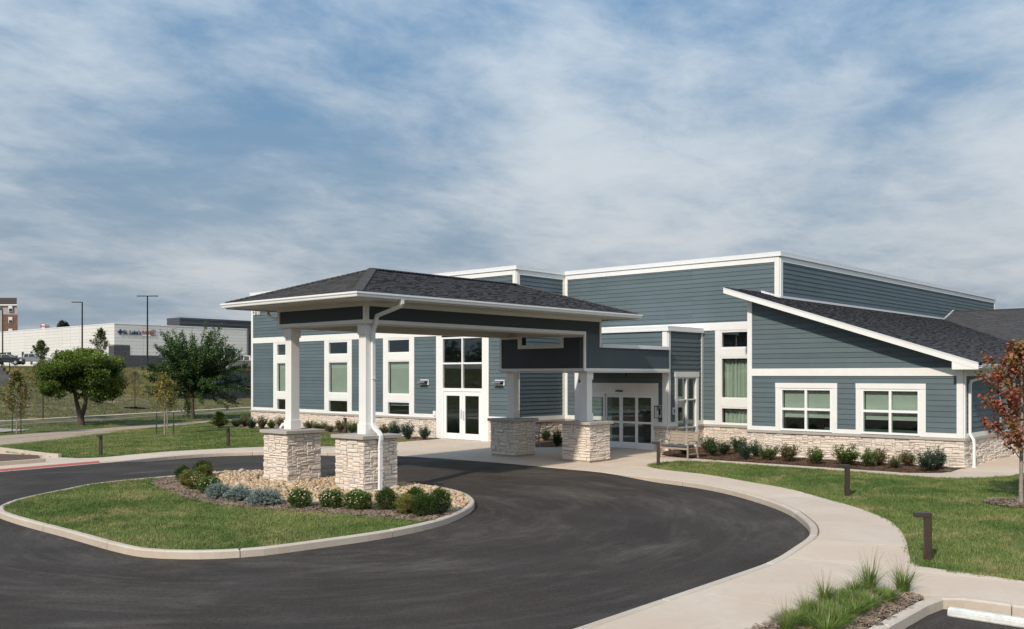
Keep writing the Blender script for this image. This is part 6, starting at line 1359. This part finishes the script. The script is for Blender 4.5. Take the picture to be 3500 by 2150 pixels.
# sign letters
NAVY = mm('navy_letter', (.018, .030, .075), .5); ORNG = mm('orange_letter', (.34, .095, .025), .5)
sg = empty('wall_sign', parent=cl_); ra = yaw_of(dr_.x, dr_.y)
def letters(s, a, z, size, m_, nm, sq=1.0, bold=True): q = face_pt(dr_, a, .12, z, nr2); return text_obj(s, size, q, (R(90), 0, ra), m_, sg, nm, .06, sq, bold)
letters("St. Luke's", 1.6, 10.25, 1.02, NAVY, 'sign_letters', .84); letters('RAYUS', 5.05, 10.4, .78, ORNG, 'sign_letters', .98)
b = MB(); qc = (1.08, 10.6)
for k_ in range(8):
    t = k_*math.pi/4; u, v = math.cos(t), math.sin(t); L_ = .46 if k_ % 2 == 0 else .3; wd = .17 if k_ % 2 == 0 else .07; pl = [(0, 0), (u*L_-v*wd, v*L_+u*wd), (u*L_+v*wd, v*L_-u*wd)]
    b.prism([face_pt(dr_, qc[0]+a, .02, qc[1]+c, nr2) for a, c in pl], [face_pt(dr_, qc[0]+a, .12+.004*k_, qc[1]+c, nr2) for a, c in pl])
b.build('cross_emblem', NAVY, sg); fbox(dr_, nr2, 5.05, 6.6, .05, .12, 10.08, 10.26, 'sign_bar', VINYL, sg)
b = MB(); pts_ = [face_pt(dr_, 7.2+.5*math.cos(t), .1, 10.66+.52*math.sin(t), nr2) for t in np.linspace(.3, 5.6, 22)]; b.tube(pts_, .05, 5); b.build('sign_ring', NAVY, sg)
# plants at the clinic wall
# ------------------------------------------------------------------ apartment block, roof sign, far trees
ab = tag(empty('apartment_block'), 'tall apartment block of red brick and grey siding at the left edge', 'building'); Ya = 262.0
BRK, bk_k = mat('red_brick', (.135, .068, .052), .9, var=.2, vscale=1.5, bump=.4, bscale=8); GSD = mm('grey_siding', (.30, .285, .265), .8, var=.05, vscale=1); DRF = mm('dark_roof_face', (.055, .045, .045), .9)
def vbox(px0, px1, Y0, Y1, z0, z1, name, m_, parent):
    A, B_, C_, D_ = lotpt(px0, Y0), lotpt(px1, Y0), None, None; k_ = Y1-Y0; dx, dy = c2w((px1-1750)/3232.17*k_, k_); b = MB(); b.prism([(*A, z0), (*B_, z0), (B_[0]+dx, B_[1]+dy, z0), (A[0]+dx, A[1]+dy, z0)], [(*A, z1), (*B_, z1), (B_[0]+dx, B_[1]+dy, z1), (A[0]+dx, A[1]+dy, z1)]); return b.build(name, m_, parent)
vbox(-150, 10, Ya+1, Ya+20, 3, zpx(1044, Ya), 'wall', GSD, ab); vbox(10, 60.5, Ya, Ya+20, 3, zpx(1075, Ya), 'brick_wall', BRK, ab); vbox(10, 58, Ya+.3, Ya+20, zpx(1075, Ya), zpx(1044, Ya), 'wall', GSD, ab); vbox(-150, 58.5, Ya-.4, Ya+20, zpx(1044, Ya), zpx(1041, Ya), 'cornice', WHITE, ab); vbox(-150, 57.5, Ya, Ya+20, zpx(1041, Ya), zpx(1018, Ya), 'roof_storey', DRF, ab)
for py in (1045.5+8, 1085+8, 1125+8): 
    w_ = vbox(29, 42.5, Ya-.25, Ya+.2, zpx(py+12, Ya), zpx(py-9, Ya), 'window', WHITE, ab); vbox(30.2, 41.3, Ya-.32, Ya-.24, zpx(py+11, Ya), zpx(py+2, Ya), 'pane', CG, w_); vbox(30.2, 41.3, Ya-.32, Ya-.24, zpx(py+1, Ya), zpx(py-8, Ya), 'pane', mm('window_blind', (.5, .5, .5), .6), w_)
Yk = 240.0; sgn = tag(empty('roof_sign'), 'red drum-shaped roof sign with white letters above the clinic roof', 'sign'); REDP = mm('red_sign_paint', (.30, .012, .03), .4); ctr = Vector((*lotpt(148, Yk), zpx(1115, Yk))); ax = Vector((*c2w(.22, .97), 0)).normalized(); rk = .80
b = MB(); b.tube([ctr, ctr+ax*1.3], rk, 20); b.build('drum', mm('pale_sign_drum', (.45, .42, .42), .5), sgn); b = MB(); b.tube([ctr-ax*.06, ctr-ax*.01], rk, 20); b.build('drum_face', REDP, sgn); b = MB(); b.tube([ctr-ax*.09, ctr-ax*.07], rk*.80, 20); b.build('face_disc', mm('white_sign_disc', (.7, .68, .68), .5), sgn); b = MB(); b.tube([ctr+ax*.6-Vector((0, 0, .7)), ctr+ax*.6-Vector((0, 0, 7))], .15, 6); b.build('sign_pole', GREYM, sgn)
hd = math.atan2(ax.y, ax.x)-math.pi/2; text_obj('KIA', .82, tuple(ctr-ax*.12-Vector((0, 0, .28))), (R(90), 0, hd), REDP, sgn, 'sign_letters', .02, .95, True, align='CENTER')
for px, py, wpx, Y, lb, sd_ in ((218, 1118, 52, 320, 'dark wooded clump rising above the clinic roof left of the lamp', 1), (262, 1121, 22, 330, 'small dark treetop just right of the wooded clump', 2), (305, 1119, 26, 330, 'small dark treetop behind the clinic parapet corner', 3), (172, 1123, 18, 300, 'little treetop just right of the red roof sign', 4), (118, 1127, 8, 300, 'tiny treetop left of the red roof sign', 5)):
    m_ = Y/3232.17; X, Yy = lotpt(px, Y); hgt = wpx*.62*m_; 
    def fn_far(mb, m_=m_, wpx=wpx, hgt=hgt, sd_=sd_, py=py, Y=Y):
        rs_ = random.Random(sd_); zb3 = zpx(py, Y)-4; mb.tube([(0, 0, 0), (0, 0, zb3-1)], [.4, .25], 6, cap=False); bl = [((rs_.random()-.5)*wpx*m_*.75*PX, (rs_.random()-.5)*wpx*m_*.75*QX, zb3-1.2+rs_.random()*hgt*.8, wpx*m_*.2, wpx*m_*.2, wpx*m_*.16) for _ in range(9)]; return crown_blobs(bl, 2600, .55, .4)
    tree('far_tree', X, Yy, 4.0, lb, FARG, BARK, fn_far, 'far treetops above the clinic roof')
def fn_lot(h, rad, sd_): return fn_young(h, rad, 2200, .22, .15, .32, r0=.07, col_seed=sd_)
x, y = lotpt(140, 132); tree('lot_tree', x, y, zpx(1262, 132), 'small dark tree on the lot edge in front of the parked pickup', YGRN, BARK, fn_lot(4.3, 1.25, 3), 'small trees along the upper lot'); o = sheet('tree_ring', [(x-.9*PX*1.6+math.cos(t)*1.3, y-.9*QX*1.6+math.sin(t)*1.1) for t in np.linspace(0, 6.1, 16)], 0, MULCH, zf=lambda a, c: zpx(1262, 132)+.02); tag(o, 'dark mulch patch beside the small lot-edge tree', 'mulch ring')
x, y = lotpt(345, 138); tree('lot_tree', x, y, zpx(1258, 138), 'upright green tree rising behind the round tree before the clinic', YGRN, BARK, fn_lot(6.2, 1.6, 4), 'small trees along the upper lot')
# parking lot lamp posts
def lamp(px, pyb, pyt, Y, arms, label):
    x, y = lotpt(px, Y); z0, z1 = zpx(pyb, Y), zpx(pyt, Y); e = empty('lamp_post', (x, y, z0)); b = MB(); b.tube([(0, 0, -.3), (0, 0, z1-z0)], [.14, .10], 8); b.build('pole', BLACKM, e); b = MB(); b.tube([(0, 0, -.3), (0, 0, .25)], .3, 8); b.build('pole_base', DST, e); rx_, ry_2 = c2w(1, 0)
    for a in arms:
        b = MB(); b.box(.1, 1.55, -.2, .2, z1-z0-.10, z1-z0+.02); o = b.build('lamp_head', BLACKM, e); o.rotation_euler = (0, 0, math.atan2(ry_2*a, rx_*a)); bevel(o, .03)
    return tag(e, label, 'lamp post', 'black lot lamp posts')
lamp(504, 1255, 1011, 140, (-1, 1), 'tall black double-armed lamp post before the clinic sign'); lamp(281, 1258, 1032, 142, (-1,), 'black single-arm lamp post rising behind the round tree'); lamp(9, 1250, 1058, 172, (-1,), 'black single-arm lamp post at the left edge by the brick block')
# ------------------------------------------------------------------ vehicles
TYRE = mm('tyre_rubber', (.015, .015, .016), .85); RIM = mm('alloy_rim', (.45, .45, .46), .35, metal=.7); CARG = CG; TAIL = mm('red_tail_lens', (.35, .01, .01), .3); HEAD = mm('head_lens', (.6, .62, .64), .2)
def car(kind, px, py, Y, heading, paint, label, z=None):
    x, y = lotpt(px, Y); z = zpx(py, Y) if z is None else z; e = empty({'suv': 'parked_suv', 'truck': 'parked_pickup', 'sedan': 'parked_car'}[kind], (x, y, z), heading)
    pm_ = mm('car_paint', paint, .32, spec=.4, coat=.25); W_ = .98
    if kind == 'suv': body = [(-2.4, .35), (2.4, .35), (2.45, .75), (2.3, .98), (1.25, 1.08), (-2.35, 1.12), (-2.45, .8)]; cab = [(1.2, 1.08), (.35, 1.68), (-1.9, 1.72), (-2.3, 1.12)]; wx_ = (-1.45, 1.5); roof = (.35, -1.9, 1.68, 1.72)
    elif kind == 'truck': body = [(-2.85, .5), (2.85, .5), (2.9, .9), (2.8, 1.18), (1.35, 1.24), (-2.8, 1.24), (-2.9, .9)]; cab = [(1.3, 1.24), (.6, 1.86), (-.95, 1.88), (-1.15, 1.24)]; wx_ = (-1.75, 1.85)
    else: body = [(-2.3, .3), (2.3, .3), (2.32, .65), (2.0, .82), (1.0, .92), (-2.1, .98), (-2.32, .7)]; cab = [(1.0, .92), (.2, 1.42), (-1.0, 1.44), (-1.85, .97)]; wx_ = (-1.4, 1.4)
    b = MB(); b.prism([(u, -W_, v) for u, v in body], [(u, W_, v) for u, v in body]); o = b.build('body', pm_, e); bevel(o, .07, 2)
    b = MB(); b.prism([(u, -W_*.97 if v < 1.3 and v < cab[1][1]-.1 else -W_*.78, v) for u, v in cab], [(u, W_*.97 if v < cab[1][1]-.1 else W_*.78, v) for u, v in cab]); o = b.build('cabin', pm_, e); bevel(o, .05, 2)
    def sidewin(u0, u1):
        zb4, zt4 = cab[0][1]+.06, cab[1][1]-.08
        for sy in (-1, 1):
            b = MB(); lerp = lambda zz_: W_*(.97-.19*(zz_-cab[0][1])/(cab[1][1]-cab[0][1]))+.012; fr_u = lambda u, top: u
            q = [(u0[0], sy*lerp(zb4), zb4), (u1[0], sy*lerp(zb4), zb4), (u1[1], sy*lerp(zt4), zt4), (u0[1], sy*lerp(zt4), zt4)]; b.prism(q, [(a, c-sy*.02, d_) for a, c, d_ in q]); b.build('side_window', CARG, e)
    f0, f1, r0, r1 = cab[0][0], cab[1][0], cab[3][0], cab[2][0]; mid4 = (f1+r1)/2
    sidewin((mid4+.05, mid4+.05), (f0-.28, f1-.05)); sidewin((r0+.25, r1+.12), (mid4-.05, mid4-.05))
    for (u0, z0, u1, z1, nm) in ((f0, cab[0][1], f1, cab[1][1], 'windscreen'), (r0, cab[3][1], r1, cab[2][1], 'rear_window')):
        t0, t1 = .14, .88; s_ = 1 if nm == 'windscreen' else -1; P = lambda t, sy: (u0+(u1-u0)*t+s_*.02, sy*W_*(.9-.18*t), z0+(z1-z0)*t+.02); b = MB(); q = [P(t0, -1), P(t0, 1), P(t1, 1), P(t1, -1)]; b.prism(q, [(a-s_*.03, c, d_-.02) for a, c, d_ in q]); b.build(nm, CARG, e)
    if kind == 'truck': b = MB(); b.box(-2.7, -1.3, -W_*.85, W_*.85, 1.245, 1.25); b.build('cargo_bed', DARKIN, e)
    rad = .40 if kind == 'truck' else .37
    for u in wx_:
        for sy in (-1, 1):
            wl = empty('wheel', (u, sy*(W_-.08), rad), parent=e); b = MB(); b.tube([(0, -.12, 0), (0, .12, 0)], rad, 16); b.build('tyre', TYRE, wl); b = MB(); b.tube([(0, sy*.10, 0), (0, sy*.135, 0)], rad*.62, 12); b.build('rim', RIM, wl)
    for sy in (-1, 1):
        b = MB(); b.box(body[-1][0]-.06 if False else -abs(body[-1][0])-.015, -abs(body[-1][0])+.25, sy*W_*.80, sy*(W_+.012), body[4][1]-.32, body[4][1]-.06); b.build('tail_light', TAIL, e)
        b = MB(); b.box(abs(body[2][0])-.28, abs(body[2][0])+.012, sy*W_*.66, sy*(W_+.010), body[2][1]-.12, body[2][1]+.08); b.build('headlight', HEAD, e)
        b = MB(); b.box(f0-.35, f0-.2, sy*(W_+.01), sy*(W_+.2), cab[0][1]+.02, cab[0][1]+.18); b.build('mirror', pm_, e)
    return tag(e, label, {'suv': 'suv', 'truck': 'pickup', 'sedan': 'car'}[kind], 'vehicles parked on the upper lot')
hr_ = yaw_of(1, .12); hl_ = yaw_of(-1, .12)
car('suv', 28, 1246, 158, hr_, (.012, .012, .014), 'black suv parked at the left edge of the upper lot'); car('truck', 108, 1246, 162, hr_, (.20, .21, .22), 'grey pickup parked beside the black suv on the upper lot')
car('truck', 556, 1246, 172, hl_, (.010, .014, .02), 'dark blue-black pickup behind the double-armed lamp post'); car('sedan', 765, 1254, 165, yaw_of(-.8, .5), (.62, .63, .65), 'white car glimpsed through the vase-shaped tree'); car('sedan', 806, 1259, 140, yaw_of(-.75, -.6), (.01, .01, .012), 'black car parked behind the grey pickup near the building corner'); car('truck', 838, 1267, 118, hl_, (.15, .145, .135), 'bronze-grey pickup behind the iron fence at the building corner')
# survey flags on the slope
for px, py, col, lb in ((246, 1407, (.04, .25, .65), 'tiny blue marking flag on the grass slope left of the forked trunk'), (28, 1432, (.75, .09, .02), 'orange marking flag on the slope at the far left'), (71, 1380, (.04, .25, .65), 'blue marking flag behind the bronze-green young tree')):
    Y = 80.0; x, y = lotpt(px, Y); z = zpx(py, Y); e = empty('marking_flag', (x, y, z-.3)); b = MB(); b.tube([(0, 0, -.4), (0, 0, .42)], .008, 4); b.build('wire', GREYM, e); b = MB(); b.box(-.01, .01, -.09, .09, .22, .42); b.build('flag_sheet', mm('flag_plastic', col, .6), e); tag(e, lb, 'flag')

hc = tuft_mesh('slope_clump', 16, .16, .30, .016, leafmat('slope_grass_blade', (.10, .105, .032), (.24, .20, .085)))
scatter(bpy.data.objects['hillside'], hc, 4.5, .5, 1.2, 21, 'slope_grass', 'rough dry grass on the slope below the clinic')
scatter(bpy.data.objects['verge'], g2, 9, .8, 1.4, 22, 'verge_grass', 'mown grass verge between the two streets')

# wooded belt across the road behind the viewpoint; it shows only as reflections in the glazing
bl = []; rs_ = random.Random(44)
for i in range(120):
    x = -150+rs_.random()*190; h = 5+5*rs_.random(); bl.append((x, -58-14*rs_.random(), .4*h+rs_.random()*.45*h, 2.6+1.6*rs_.random(), 2.4, 1.6+rs_.random()))
V, rn = crown_blobs(bl, 26000, .75, .5)
o = quads('tree_belt', V, rn, FARG); o['kind'] = 'stuff'; o['label'] = 'dark wooded belt behind the viewpoint reflected in the windows'
